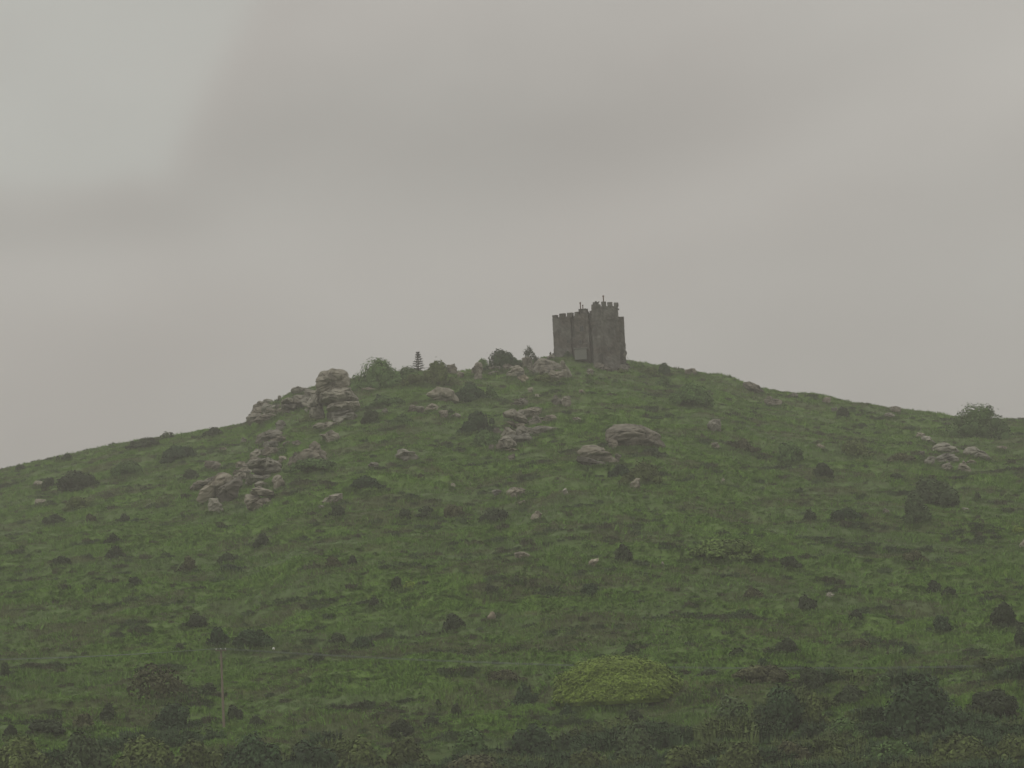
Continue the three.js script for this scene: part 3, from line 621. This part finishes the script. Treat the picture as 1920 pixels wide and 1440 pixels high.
{ // rocks packed between the named ones
  const r = rng(4242);
  const packed = (label, n, [xa, ya, xb, yb, wide], size, tone) => {
    const made = [];
    for (let i = 0; i < n; i++) { const f = r(), x = mix(xa, xb, f) + (r() - 0.5) * wide, y = mix(ya, yb, f) + (r() - 0.5) * wide * 0.55, w = size * (0.5 + r()), h = w * (0.4 + 0.35 * r()); made.push(placeRock([x - w / 2, y - h, x + w / 2, y], { tone: tone * (0.8 + 0.4 * r()) })); }
    const c0 = made[0][1], g = thing('rock_outcrop', c0.x, c0.y, c0.z);
    for (const [geo, c] of made) { mesh('slab', geo, rockMat, g).position.copy(c).sub(c0); geo.computeBoundingBox(); feet.push([c.x, c.z + geo.boundingBox.max.z * 0.85, geo.boundingBox.max.x * 2, 6]); }
    tag(g, label, 'rock outcrop');
  };
  packed('broken crag of packed grey rocks between the open ridge edge and tall tor', 30, [478, 788, 600, 752, 34], 25, 0.22);
  packed('long broken outcrop of packed grey rocks running down the spur below the tor', 28, [402, 930, 560, 826, 46], 24, 0.21);
  packed('scattered low rocks breaking the grass around the tilted pitted outcrop', 15, [925, 850, 1020, 775, 46], 24, 0.2);
  packed('low broken rocks in the ground between summit thicket and castle', 20, [905, 702, 1050, 702, 34], 22, 0.2);
}

// ------------------------------------------------------------------ bushes that stand out
const B = [
  // summit and skyline
  ['green', 652, 664, 764, 727, 'largest rounded green bush on the summit beside the tall tor', { deep: 0.6 }],
  ['green', 738, 686, 796, 716, 'low green bush trailing off the largest summit bush'],
  ['olive', 790, 672, 854, 724, 'light green bush with ragged top beside the summit conifer', { deep: 0.6 }],
  ['dark', 900, 648, 980, 695, 'dark green thicket on the summit near the castle', { deep: 0.6 }],
  ['green', 888, 669, 925, 695, 'small green bush at the outer end of the dark summit thicket'],
  ['dark', 1232, 678, 1259, 702, 'dark bush with a leaning top on the skyline beyond the castle'],
  ['green', 928, 672, 992, 690, 'green scrub filling the gap between summit thicket and feathery tree'],
  ['olive', 1000, 700, 1048, 718, 'low olive scrub under the huge grey boulder by the castle'],
  ['olive', 752, 700, 800, 722, 'low olive scrub around the foot of the summit conifer'],
  ['green', 690, 742, 760, 764, 'green scrub on the shoulder beside the tall tor', { flat: 1 }],
  ['olive', 560, 772, 612, 792, 'olive scrub between the pillar and the base of the tall tor'],
  ['green', 536, 860, 640, 884, 'green scrub below the big square boulder', { flat: 1 }],
  ['dark', 1056, 657, 1078, 674, 'small dark shrub against the foot of the castle wing', { d: castleFoot.d + 4.6 }],
  ['green', 1104, 690, 1130, 706, 'low green shrub at the foot of the castle drum turret', { d: castleFoot.d - 1 }],
  ['olive', 1154, 692, 1180, 706, 'low shrub at the outer foot of the castle tower', { d: castleFoot.d - 1 }],
  ['olive', 1206, 688, 1236, 703, 'low ragged shrub between the castle and the skyline bush'],
  ['gorse', 296, 808, 332, 826, 'spiky dark bush on the skyline of the outer ridge', { leaf: 0.3, airy: 0.5 }],
  ['gorse', 242, 820, 303, 839, 'long low dark gorse along the outer skyline', { lobes: 14 }],
  ['gorse', 379, 798, 422, 818, 'dark compact bush on the skyline outside the ridge crags'],
  ['gorse', 113, 850, 138, 862, 'dark clipped looking bush on the outer skyline'],
  ['gorse', 103, 853, 113, 864, 'tiny dark sprig beside the clipped looking skyline bush'],
  ['gorse', 28, 871, 56, 882, 'low dark shrub at the outermost skyline'],
  ['green', 1768, 750, 1892, 822, 'large dome shaped bush on the far skyline', { deep: 0.7, lobes: 24 }],
  ['dark', 853, 712, 912, 751, 'dark bush beside the triangular boulder'],
  ['green', 905, 722, 935, 750, 'green bush next to the dark bush by the triangular boulder'],
  ['dark', 866, 766, 936, 810, 'dark bush against the tilted pitted outcrop', { deep: 0.6 }],
  ['green', 884, 804, 940, 836, 'dark green bush beneath the tilted pitted outcrop'],
  ['gorse', 676, 764, 716, 795, 'dark bush in the lee of the tall tor'],
  ['dark', 700, 736, 720, 756, 'small pointed dark bush beside the top of the tall tor'],
  ['green', 730, 776, 778, 796, 'low green shrub under the brownish rock slab'],
  ['green', 1254, 718, 1338, 762, 'broad green bush just below the skyline beyond the castle', { flat: 1 }],
  ['green', 1228, 702, 1262, 727, 'green bush below the skyline bush beyond the castle'],
  ['gorse', 1200, 836, 1250, 858, 'dark shrub in the shadow of the domed boulder'],
  ['olive', 1168, 862, 1246, 906, 'olive shrub below the domed boulder', { deep: 0.6 }],
  ['dark', 1140, 868, 1182, 892, 'dark scrub under the pointed end of the big light slab'],
  ['gorse', 1568, 763, 1594, 785, 'small dark bush under the far ridge'],
  ['brown', 1376, 822, 1418, 848, 'brown shrub on the right slope'],
  ['green', 1448, 828, 1508, 864, 'green bush with dark base on the right slope'],
  ['olive', 1574, 822, 1632, 856, 'light green bush on the open right slope'],
  ['gorse', 1524, 864, 1564, 894, 'compact dark brown bush alone on the right slope'],
  ['grey', 1704, 890, 1800, 948, 'upper and larger of the dark twin bushes on the right slope', { deep: 0.7 }],
  ['grey', 1688, 922, 1748, 977, 'lower of the dark twin bushes on the right slope', { deep: 0.7 }],
  ['gorse', 1824, 920, 1842, 938, 'small dark shrub near the dark twin bushes'],
  ['dark', 1556, 950, 1618, 978, 'long dark shrub sloping across the grass'],
  ['gorse', 1506, 950, 1532, 976, 'small dark shrub above the long sloping shrub'],
  ['brown', 1662, 848, 1718, 866, 'brown heather clump beside the far rock band'],
  ['gorse', 1660, 884, 1700, 902, 'low dark shrub uphill of the twin bushes'],
  ['yellow', 1895, 988, 1924, 1004, 'small yellow green bush by the edge boulder'],
  // upper outer slope
  ['gorse', 100, 880, 186, 918, 'wide dark scrub below the outer skyline', { flat: 1 }],
  ['gorse', 76, 893, 106, 916, 'dark shrub next to the pale stone near the outer ridge'],
  ['green', 210, 862, 272, 892, 'green bush below the long skyline gorse', { flat: 1 }],
  ['dark', 300, 832, 372, 864, 'dark green bush below the spiky skyline bush', { flat: 1 }],
  ['gorse', 340, 880, 376, 900, 'dark shrub uphill of the thin flat slab'],
  ['gorse', 76, 963, 126, 986, 'dark bush low on the outer slope'],
  ['olive', 118, 930, 180, 954, 'olive scrub in the middle of the outer slope', { flat: 1 }],
  ['brown', 157, 962, 181, 980, 'small brown bush next to the dark outer slope bush'],
  ['gorse', 216, 961, 246, 978, 'dark bush right of the small brown bush'],
  ['dark', 245, 970, 264, 980, 'tiny green shrub touching a dark bush on the outer slope'],
  ['gorse', 196, 1000, 229, 1019, 'low round nearly black bush on the outer slope'],
  ['gorse', 194, 1021, 238, 1047, 'dark bush directly below the nearly black round bush'],
  ['gorse', 96, 1039, 135, 1058, 'dark flat bush among heather on the outer slope'],
  ['gorse', 236, 1080, 268, 1098, 'compact dark bush alone in open grass'],
  ['gorse', 408, 1036, 450, 1055, 'upper of two dark bushes downhill of the spur'],
  ['dark', 405, 1055, 455, 1072, 'lower of two dark bushes downhill of the spur'],
  ['brown', 340, 1042, 370, 1074, 'brown bush beside the two dark bushes below the spur'],
  ['gorse', 476, 1000, 510, 1026, 'dark bush in the grass under the lidded block'],
  ['gorse', 613, 946, 651, 972, 'round dark bush beneath the flat broken rock'],
  ['dark', 656, 888, 716, 914, 'dark green shrub uphill of the flat broken rock'],
  ['gorse', 744, 952, 773, 972, 'first dark shrub in the row across the middle slope'],
  ['gorse', 780, 948, 816, 967, 'second dark shrub in the row across the middle slope'],
  ['brown', 828, 944, 874, 971, 'brown wide shrub in the row across the middle slope'],
  ['gorse', 895, 950, 956, 979, 'last and widest shrub in the row across the middle slope'],
  ['brown', 606, 1042, 643, 1067, 'brown bush low in the middle slope'],
  ['gorse', 652, 1042, 672, 1062, 'small dark bush beside the low brown bush'],
  ['gorse', 690, 1119, 719, 1139, 'dark bush on a grassy terrace'],
  ['yellow', 754, 1087, 784, 1106, 'small pale green bush among dark shrubs', {}],
  ['gorse', 734, 1082, 758, 1106, 'dark shrub beside the small pale green bush'],
  ['gorse', 828, 1147, 874, 1184, 'dark bush beside the reddish stone', { flat: 1 }],
  ['gorse', 906, 1091, 936, 1110, 'low dark shrub on a grassy bank'],
  ['dark', 1084, 1090, 1128, 1118, 'dark shrub on the bank below the slanting rock'],
  ['gorse', 1150, 1018, 1188, 1054, 'dark shrub beside the slanting pale rock'],
  ['mound', 1288, 1012, 1432, 1052, 'wide yellowish mound of scrub in the middle distance', { flat: 1, deep: 0.6, lobes: 30 }],
  ['brown', 1384, 1098, 1438, 1126, 'brown shrub below the yellowish mound'],
  ['gorse', 1460, 1040, 1502, 1064, 'dark bush in grass beyond the yellowish mound'],
  ['brown', 1684, 1034, 1742, 1058, 'wide brown heather clump under the twin bushes'],
  ['gorse', 1490, 1114, 1534, 1147, 'dark sloping scrub beside the small white stone'],
  ['gorse', 1732, 1088, 1768, 1114, 'left one of a dark pair of bushes on the right slope'],
  ['gorse', 1764, 1100, 1796, 1118, 'right one of a dark pair of bushes on the right slope'],
  ['dark', 1738, 1148, 1787, 1183, 'round dark green bush below the dark pair'],
  ['gorse', 1856, 1128, 1918, 1178, 'bank of dark heather near the edge of the view', { flat: 1 }],
  ['gorse', 1896, 1172, 1930, 1214, 'dark bush cut off by the edge of the view'],
  ['gorse', 1450, 1194, 1500, 1227, 'dark bush uphill of the long brown scrub line'],
  ['brown', 1588, 1194, 1634, 1217, 'reddish brown shrub on the lower right slope'],
  ['dark', 1686, 1206, 1724, 1229, 'dark green shrub on the lower right slope'],
  ['gorse', 1366, 1213, 1398, 1228, 'small dark shrub above the brown scrub line'],
  ['gorse', 1166, 1210, 1204, 1229, 'dark shrub on top edge of the yellow green mound'],
  ['gorse', 1590, 1138, 1618, 1158, 'small dark shrub between the white stone and green bush'],
  ['dark', 1420, 1231, 1440, 1247, 'tiny dark bush in grass above the brown scrub line'],
  // lower slope
  ['yellow', 1020, 1234, 1296, 1316, 'wide bright yellow green mound of leafy shrub', { dome: 20000, deep: 0.6, leaf: 0.14, name: 'leafy_shrub', category: 'shrub' }],
  ['dark', 958, 1281, 1011, 1321, 'round dark bush beside the yellow green mound', { lobes: 9 }],
  ['dark', 1048, 1316, 1081, 1345, 'small round dark bush under the yellow green mound', { lobes: 7 }],
  ['gorse', 840, 1315, 868, 1344, 'round dark bush in open grass, larger of a pair'],
  ['gorse', 814, 1310, 832, 1328, 'round dark bush in open grass, smaller of a pair'],
  ['gorse', 722, 1344, 782, 1378, 'dark scrub at the top of the bottom thicket'],
  ['gorse', 784, 1340, 838, 1364, 'low dark shrub below the pair of round bushes'],
  ['brown', 910, 1252, 982, 1276, 'flat dark brown shrub uphill of the round dark bush'],
  ['gorse', 346, 1148, 394, 1174, 'dark bush uphill of the utility pole'],
  ['dark', 386, 1172, 432, 1214, 'dark round bush directly behind the pole top'],
  ['dark', 434, 1178, 516, 1216, 'wide dark bush beside the pole top', { deep: 0.6 }],
  ['gorse', 326, 1202, 349, 1219, 'small dark bush beside the wire near the pole'],
  ['gorse', 576, 1220, 616, 1244, 'dark bush beneath the wire'],
  ['gorse', 614, 1184, 652, 1206, 'dark bush just above the wire'],
  ['dark', 656, 1190, 704, 1214, 'dark green shrub next to the bush above the wire'],
  ['brown', 232, 1236, 352, 1308, 'large brown heather bank near the pole', { flat: 1, lobes: 34, airy: 0.5, name: 'heather_bank', category: 'heather' }],
  ['gorse', 372, 1276, 414, 1305, 'dark shrub touching the pole'],
  ['gorse', 420, 1318, 456, 1352, 'brownish bush at the foot of the pole'],
  ['gorse', 466, 1342, 498, 1365, 'small dark bush past the foot of the pole'],
  ['dark', 274, 1314, 382, 1374, 'wide dark green bush near the foot of the pole'],
  ['gorse', 186, 1318, 224, 1350, 'dark bush uphill of the bottom hedge'],
  ['brown', 136, 1332, 182, 1366, 'brown bush next to the dark one above the bottom hedge'],
  ['gorse', 50, 1354, 128, 1376, 'low dark scrub along the top of the bottom hedge'],
  ['gorse', 4, 1356, 36, 1380, 'dark bush at the outer end of the bottom scrub'],
  ['gorse', 0, 1240, 22, 1270, 'dark bush cut off at the outer edge under the wire'],
  // brown scrub line and thickets at the lower right
  ['brown', 1358, 1250, 1484, 1284, 'long dark brown scrub line across the lower slope', { flat: 1, lobes: 22 }],
  ['gorse', 1490, 1252, 1548, 1296, 'dark round end of the brown scrub line'],
  ['gorse', 1556, 1280, 1634, 1320, 'dark brown thicket beyond the scrub line'],
  ['gorse', 1304, 1252, 1360, 1268, 'low brown scrub at the start of the scrub line'],
  ['dark', 1422, 1280, 1512, 1374, 'tall round dark green bush in the lower thicket', { lobes: 18 }],
  ['grey', 1336, 1300, 1414, 1372, 'feathery grey green bush beside the tall round bush', { airy: 0.6 }],
  ['olive', 1500, 1300, 1560, 1372, 'yellowish bush touching the tall round bush'],
  ['dark', 1654, 1256, 1812, 1380, 'biggest dark green thicket on the lower right', { lobes: 30 }],
  ['green', 1626, 1260, 1680, 1310, 'mid green bush at the corner of the biggest thicket'],
  ['gorse', 1806, 1290, 1916, 1352, 'wide dark bush beyond the biggest thicket', { flat: 1 }],
  ['gorse', 1842, 1240, 1867, 1263, 'small dark bush in grass above the biggest thicket'],
  ['gorse', 1896, 1232, 1924, 1250, 'dark shrub at the edge of the view above the thicket'],
  ['green', 1530, 1342, 1624, 1394, 'green bush below the dark brown thicket'],
  ['dark', 1576, 1390, 1616, 1430, 'round dark bush in the bottom thicket'],
  // bottom hedge, cut by the frame
  ['olive', -30, 1378, 104, 1462, 'yellow olive hedge bush in the bottom corner'],
  ['grey', 96, 1366, 214, 1466, 'grey green hedge bush next to the yellow olive corner bush'],
  ['olive', 206, 1376, 330, 1462, 'olive hedge bush left of the pole foot'],
  ['olive', 318, 1384, 424, 1462, 'second olive hedge bush reaching to the pole'],
  ['dark', 416, 1376, 540, 1468, 'dark green hedge bush just past the pole'],
  ['dark', 522, 1384, 640, 1466, 'second dark green hedge bush past the pole'],
  ['olive', 632, 1374, 728, 1462, 'olive hedge bush under the dark scrub'],
  ['olive', 716, 1380, 812, 1462, 'low olive hedge bush below the round pair'],
  ['green', 846, 1362, 926, 1420, 'rounded green bush at the bottom beside a bright gap'],
  ['brown', 806, 1410, 960, 1466, 'brownish hedge bush at the very bottom'],
  ['dark', 954, 1350, 1060, 1436, 'dark leafy bush at the bottom under the small round bush'],
  ['olive', 1056, 1396, 1150, 1462, 'olive bush at the bottom between two dark bushes'],
  ['grey', 1144, 1358, 1238, 1440, 'grey green domed bush at the bottom under the yellow mound'],
  ['gorse', 1164, 1332, 1210, 1358, 'dark shrub behind the grey green domed bush'],
  ['olive', 1226, 1392, 1340, 1464, 'olive bush at the bottom below the feathery bush'],
  ['olive', 1330, 1386, 1440, 1464, 'yellowish bush at the bottom below the tall round bush'],
  ['brown', 1436, 1390, 1530, 1446, 'brown scrub at the bottom between yellowish bushes'],
  ['olive', 1516, 1404, 1600, 1466, 'olive bush at the bottom beside the round dark one'],
  ['green', 1610, 1384, 1730, 1462, 'green bush at the bottom under the biggest thicket'],
  ['olive', 1736, 1370, 1862, 1450, 'broad yellow olive bush at the bottom under the biggest thicket'],
  ['olive', 1850, 1376, 1960, 1464, 'olive bush in the bottom corner beyond the broad one'],
];
for (const [k, a, b, c, e, l, o] of B) bush(k, a, b, c, e, l, o);

// ------------------------------------------------------------------ trees on the summit
const bark = mat({ color: lin(0.05, 0.042, 0.034) });
{ // conifer with separate whorls of branches
  const r = rng(900), g = hit(785, 697), top = at(786, 664, g.d).y - g.y + 0.6;
  const t = tag(thing('conifer', g.x, g.y - 0.2, g.z), 'small conifer with bare gaps between its branch layers on the summit', 'tree');
  mesh('trunk', new THREE.CylinderGeometry(0.03, 0.12, top, 8).translate(0, top / 2, 0), bark, t);
  for (let i = 0; i < 8; i++) {
    const f = i / 7.2, y = mix(0.9, top * 0.97, f), R = mix(2.0, 0.35, Math.pow(f, 0.9)), L = new Leaves();
    for (let k = 0; k < 9; k++) {
      const a = k / 9 * Math.PI * 2 + i * 0.9 + r() * 0.4, len = R * (0.5 + 0.65 * r());
      for (let q = 0; q < 26; q++) { const s = (q + 0.6) / 26, c = 0.8 + 0.5 * r(); L.leaf(Math.cos(a) * len * s + (r() - 0.5) * 0.16, y + s * s * 0.28 + (r() - 0.5) * 0.1, Math.sin(a) * len * s + (r() - 0.5) * 0.16, (r() - 0.5) * 0.8, 0.8, (r() - 0.5) * 0.8, 0.21, [0.022 * c, 0.038 * c, 0.026 * c], r); }
    }
    mesh('branch_whorl', L.geometry(), leafMat, t);
  }
}
{ // feathery little tree behind the boulders by the castle
  const r = rng(950), g = hit(993, 684), h = at(993, 649, g.d).y - g.y, w = 40 * K * g.d / 2;
  const t = tag(thing('small_tree', g.x, g.y - 0.2, g.z - 0.5), 'feathery small tree with open crown between the thicket and the castle', 'tree');
  for (const [a, b] of [[-0.5, 0.75], [0.15, 0.9], [0.55, 0.7]]) {
    const c = new THREE.QuadraticBezierCurve3(new THREE.Vector3(a * 0.3, 0, 0), new THREE.Vector3(a * 0.5, h * 0.4, 0.1), new THREE.Vector3(a * w, h * b, 0));
    mesh('trunk', new THREE.TubeGeometry(c, 8, 0.07, 6), bark, t);
  }
  const cr = mesh('crown', crown(r, w, h * 1.05, w * 0.8, [0.04, 0.058, 0.03], { airy: 1, lobes: 11, leaf: 0.17 }), leafMat, t); cr.position.y = 0.1;
}

// ------------------------------------------------------------------ the pole and its wires
{
  const g = hit(420, 1366), d = g.d, top = at(412.5, 1217, d), base = new THREE.Vector3(at(420, 1368, d).x, g.y - 0.5, -d), h = top.y - base.y;
  const pole = tag(thing('utility_pole', base.x, base.y, base.z), 'thin wooden utility pole standing low on the slope beside dark bushes', 'utility pole');
  mesh('shaft', new THREE.CylinderGeometry(0.1, 0.15, h, 12).translate(0, h / 2, 0), mat({ color: lin(0.2, 0.168, 0.132) }), pole);
  const armG = new THREE.BoxGeometry(1.1, 0.11, 0.11).translate(0, h - 0.16, 0.13); mesh('crossarm', armG, mat({ color: lin(0.13, 0.11, 0.09) }), pole);
  const porcelain = mat({ color: lin(0.5, 0.5, 0.47), roughness: 0.35 });
  for (const x of [-0.48, 0.0, 0.48]) mesh('insulator', new THREE.LatheGeometry([[0.01, 0], [0.05, 0.02], [0.04, 0.07], [0.075, 0.1], [0.05, 0.15], [0.01, 0.2]].map(([a, b]) => new THREE.Vector2(a, b)), 10).translate(x, h - 0.105, x ? 0.13 : 0.0), porcelain, pole);
  const wireMat = mat({ color: lin(0.15, 0.18, 0.17), roughness: 0.5 });
  const span = (ends, sag, label) => {
    const [a, b] = ends, c = new THREE.QuadraticBezierCurve3(a, a.clone().lerp(b, 0.5).add(new THREE.Vector3(0, -2 * sag, 0)), b);
    tag(mesh('overhead_wire', new THREE.TubeGeometry(c, 40, 0.021, 5), wireMat), label, 'wire', 'overhead wires on the utility pole');
  };
  [-0.48, 0.48].forEach((o, i) => {
    const w = ['inner', 'outer'][i], a = top.clone().add(new THREE.Vector3(o, 0.05, 0.13));
    span([a, at(-330, 1238, d + 12 + i * 0.5).add(new THREE.Vector3(0, i * 0.12, 0))], 0.5, `${w} of two faint wires running from the pole off the outer side`);
    span([a, at(1990, 1246, d + 6 + i * 0.5).add(new THREE.Vector3(0, i * 0.14, 0))], 1.1, `${w} of two faint wires running from the pole across the slope`);
  });
  // pale marker hung on the wire
  const q = at(513, 1216.5, d - 0.1), mk = mesh('wire_marker', new THREE.LatheGeometry([[0.01, -0.16], [0.1, -0.12], [0.15, 0], [0.1, 0.12], [0.01, 0.16]].map(([a, b]) => new THREE.Vector2(a, b)), 12), mat({ color: lin(0.62, 0.62, 0.58), roughness: 0.5 }));
  mk.position.copy(q); tag(mk, 'small white marker hanging on the wire beside the pole', 'marker');
}

// ------------------------------------------------------------------ ground cover nobody could count
function clump(r, n, spread, h, blade, droop, up) {
  const L = new Leaves();
  for (let i = 0; i < n; i++) {
    const a = r() * Math.PI * 2, q = Math.sqrt(r()) * spread, x = Math.cos(a) * q, z = Math.sin(a) * q, hh = h * (0.55 + 0.6 * r()) * (1 - 0.35 * q / spread), b = a + r() * 2, w = blade * (0.6 + 0.7 * r());
    const ox = Math.cos(b + 1.57) * w, oz = Math.sin(b + 1.57) * w, dx = Math.cos(a) * droop * (0.5 + r()), dz = Math.sin(a) * droop * (0.5 + r());
    let nx = Math.cos(a) * 0.5, ny = up, nz = Math.sin(a) * 0.5; const l = Math.hypot(nx, ny, nz);
    const c = [1, 1, 1];
    for (const k of [-1, 1]) { // a blade has two sides, a few millimetres apart
      const ex = -Math.sin(b + 1.57) * k, ez = Math.cos(b + 1.57) * k, e = 0.006;
      const n3 = [nx / l + ex * 0.45, ny / l, nz / l + ez * 0.45], m = Math.hypot(...n3); for (let q = 0; q < 3; q++) n3[q] /= m;
      L.face([x - ox + ex * e, hh * 0.1 - 0.1, z - oz + ez * e], [x + ox + ex * e, hh * 0.1 - 0.1, z + oz + ez * e], [x + dx + ex * e, hh, z + dz + ez * e], n3, c, ex, 0, ez);
    }
    if (droop > 0.15) L.tri([x + dx * 0.4 - ox, hh * 0.7, z + dz * 0.4 - oz], [x + dx * 0.4 + ox, hh * 0.7, z + dz * 0.4 + oz], [x + dx * 1.7, hh * 0.8, z + dz * 1.7], [nx / l, ny / l, nz / l], c);
  }
  const g = L.geometry(); g.deleteAttribute('color'); return g;
}
function cover(name, label, geo, count, seedN, choose) {
  const r = rng(seedN), im = new THREE.InstancedMesh(geo, coverMat, count), M = new THREE.Matrix4(), q = new THREE.Quaternion(), Yax = new THREE.Vector3(0, 1, 0), p = new THREE.Vector3(), s = new THREE.Vector3(), c = new THREE.Color();
  let n = 0, tries = 0;
  while (n < count && tries < count * 30) {
    tries++;
    const d = 372 + r() * 545, u = (r() * 2 - 1) * 0.142, x = u * d, z = -d;
    const w = choose(x, z, r); if (!w) continue;
    const [wx, wz] = w.at ?? [x, z]; p.set(wx, height(wx, wz) - 0.02, wz); q.setFromAxisAngle(Yax, r() * 6.283); s.set(w.s * (0.85 + 0.3 * r()), w.s * w.t, w.s * (0.85 + 0.3 * r()));
    im.setMatrixAt(n, M.compose(p, q, s)); im.setColorAt(n, c.setRGB(...w.c)); n++;
  }
  im.count = n; im.name = numbered(name); im.castShadow = im.receiveShadow = true; scene.add(im);
  tag(im, label, null, null, 'stuff');
}
const rr = rng(5);
const tallAt = (x, z) => 0.65 + 1.3 * sm(-0.1, 0.35, fbm(x / 6 + 3, z / 4.5, 61, 3));
const grassColor = (x, z, r) => {
  const f = freshAt(x, z), he = heatherAt(x, z), k = 0.84 + 0.3 * r(), straw = r() < 0.05 ? 0.4 : 0.5 * sm(0.22, 0.5, fbm(x / 9 + 70, z / 7, 14, 3));
  const R0 = mix(mix(0.076, 0.140, f), 0.086, he), G0 = mix(mix(0.136, 0.262, f), 0.118, he), B0 = mix(mix(0.028, 0.030, f), 0.032, he);
  return [mix(R0, 0.15, straw) * k, mix(G0, 0.15, straw) * k, mix(B0, 0.06, straw) * k];
};
cover('grass', 'short green grass over the whole hillside', clump(rr, 11, 0.5, 0.40, 0.075, 0.12, 1.3), 240000, 11, (x, z, r) => ({ s: 0.65 + 0.6 * r(), t: (0.6 + 0.4 * r()) * tallAt(x, z), c: grassColor(x, z, r) }));
cover('bracken', 'green bracken spreading in drifts on the hillside', clump(rr, 10, 0.62, 0.5, 0.13, 0.34, 1.5), 130000, 12, (x, z, r) => {
  if (r() > 0.15 + 0.85 * freshAt(x, z) * (1 - heatherAt(x, z) * 0.7)) return null;
  const k = 0.82 + 0.34 * r(); return { s: 0.6 + 0.6 * r(), t: (0.6 + 0.45 * r()) * tallAt(x, z), c: [0.112 * k, 0.222 * k, 0.030 * k] };
});
cover('heather', 'brown heather in patches on the hillside', clump(rr, 16, 0.55, 0.42, 0.07, 0.14, 1.1), 38000, 13, (x, z, r) => {
  if (r() > heatherAt(x, z) * 0.68 + 0.05) return null;
  const k = 0.7 + 0.6 * r(); return { s: 0.6 + 0.6 * r(), t: 0.8 + 0.5 * r(), c: [0.078 * k, 0.094 * k, 0.038 * k] };
});
cover('scrub', 'dark low gorse scrub scattered over the hillside', clump(rr, 60, 0.7, 0.75, 0.12, 0.18, 1.1), 14000, 14, (x, z, r) => {
  const w = scrubAt(x, z); if (r() > 0.62 * w * w + 0.016) return null;
  const k = 0.7 + 0.6 * r(), b = r() < 0.35; return { s: 0.45 + 0.95 * r() * r(), t: 0.6 + 0.5 * r(), c: b ? [0.062 * k, 0.072 * k, 0.032 * k] : [0.048 * k, 0.082 * k, 0.028 * k] };
});
{ // tall grass closing round the feet of rocks and bushes
  const r = rng(91), spots = [];
  for (const [x, z, w, q] of feet) for (let i = 0, n = Math.ceil(w * q); i < n; i++) { const a = (r() - 0.5) * w * 1.25; spots.push([x + a, z + 0.15 + r() * 1.1 - Math.abs(a) * 0.25]); }
  let at0 = 0;
  cover('tall_grass', 'taller grass growing round the feet of boulders and bushes', clump(rr, 16, 0.5, 0.62, 0.1, 0.24, 1.3), spots.length, 92, (x, z, q) => { const k = 0.7 + 0.5 * q(), p = spots[at0++]; return { at: p, s: 0.6 + 0.7 * q(), t: 0.8 + 0.6 * q(), c: [0.1 * k, 0.168 * k, 0.042 * k] }; });
}
cover('undergrowth', 'dense leafy undergrowth filling the bottom hedge between the bushes', clump(rr, 70, 0.8, 1.3, 0.16, 0.25, 1.0), 10000, 15, (x, z, r) => {
  const w = sm(0.0, 0.25, noise(x / 9, z / 5, 5) + 0.35 * sm(402, 390, -z) - 0.1) * sm(414, 404, -z + 6 * noise(x / 14, 3) - 26 * sm(14, 34, x) * sm(-0.1, 0.3, noise(x / 8, z / 10, 77))); if (r() > w) return null;
  const k = 0.6 + 0.7 * r(), b = noise(x / 7 + 50, z / 6) > 0.05; return { s: 0.6 + 0.9 * r(), t: 0.7 + 0.6 * r(), c: b ? [0.085 * k, 0.124 * k, 0.032 * k] : [0.04 * k, 0.080 * k, 0.025 * k] };
});
renderer.render(scene, camera);
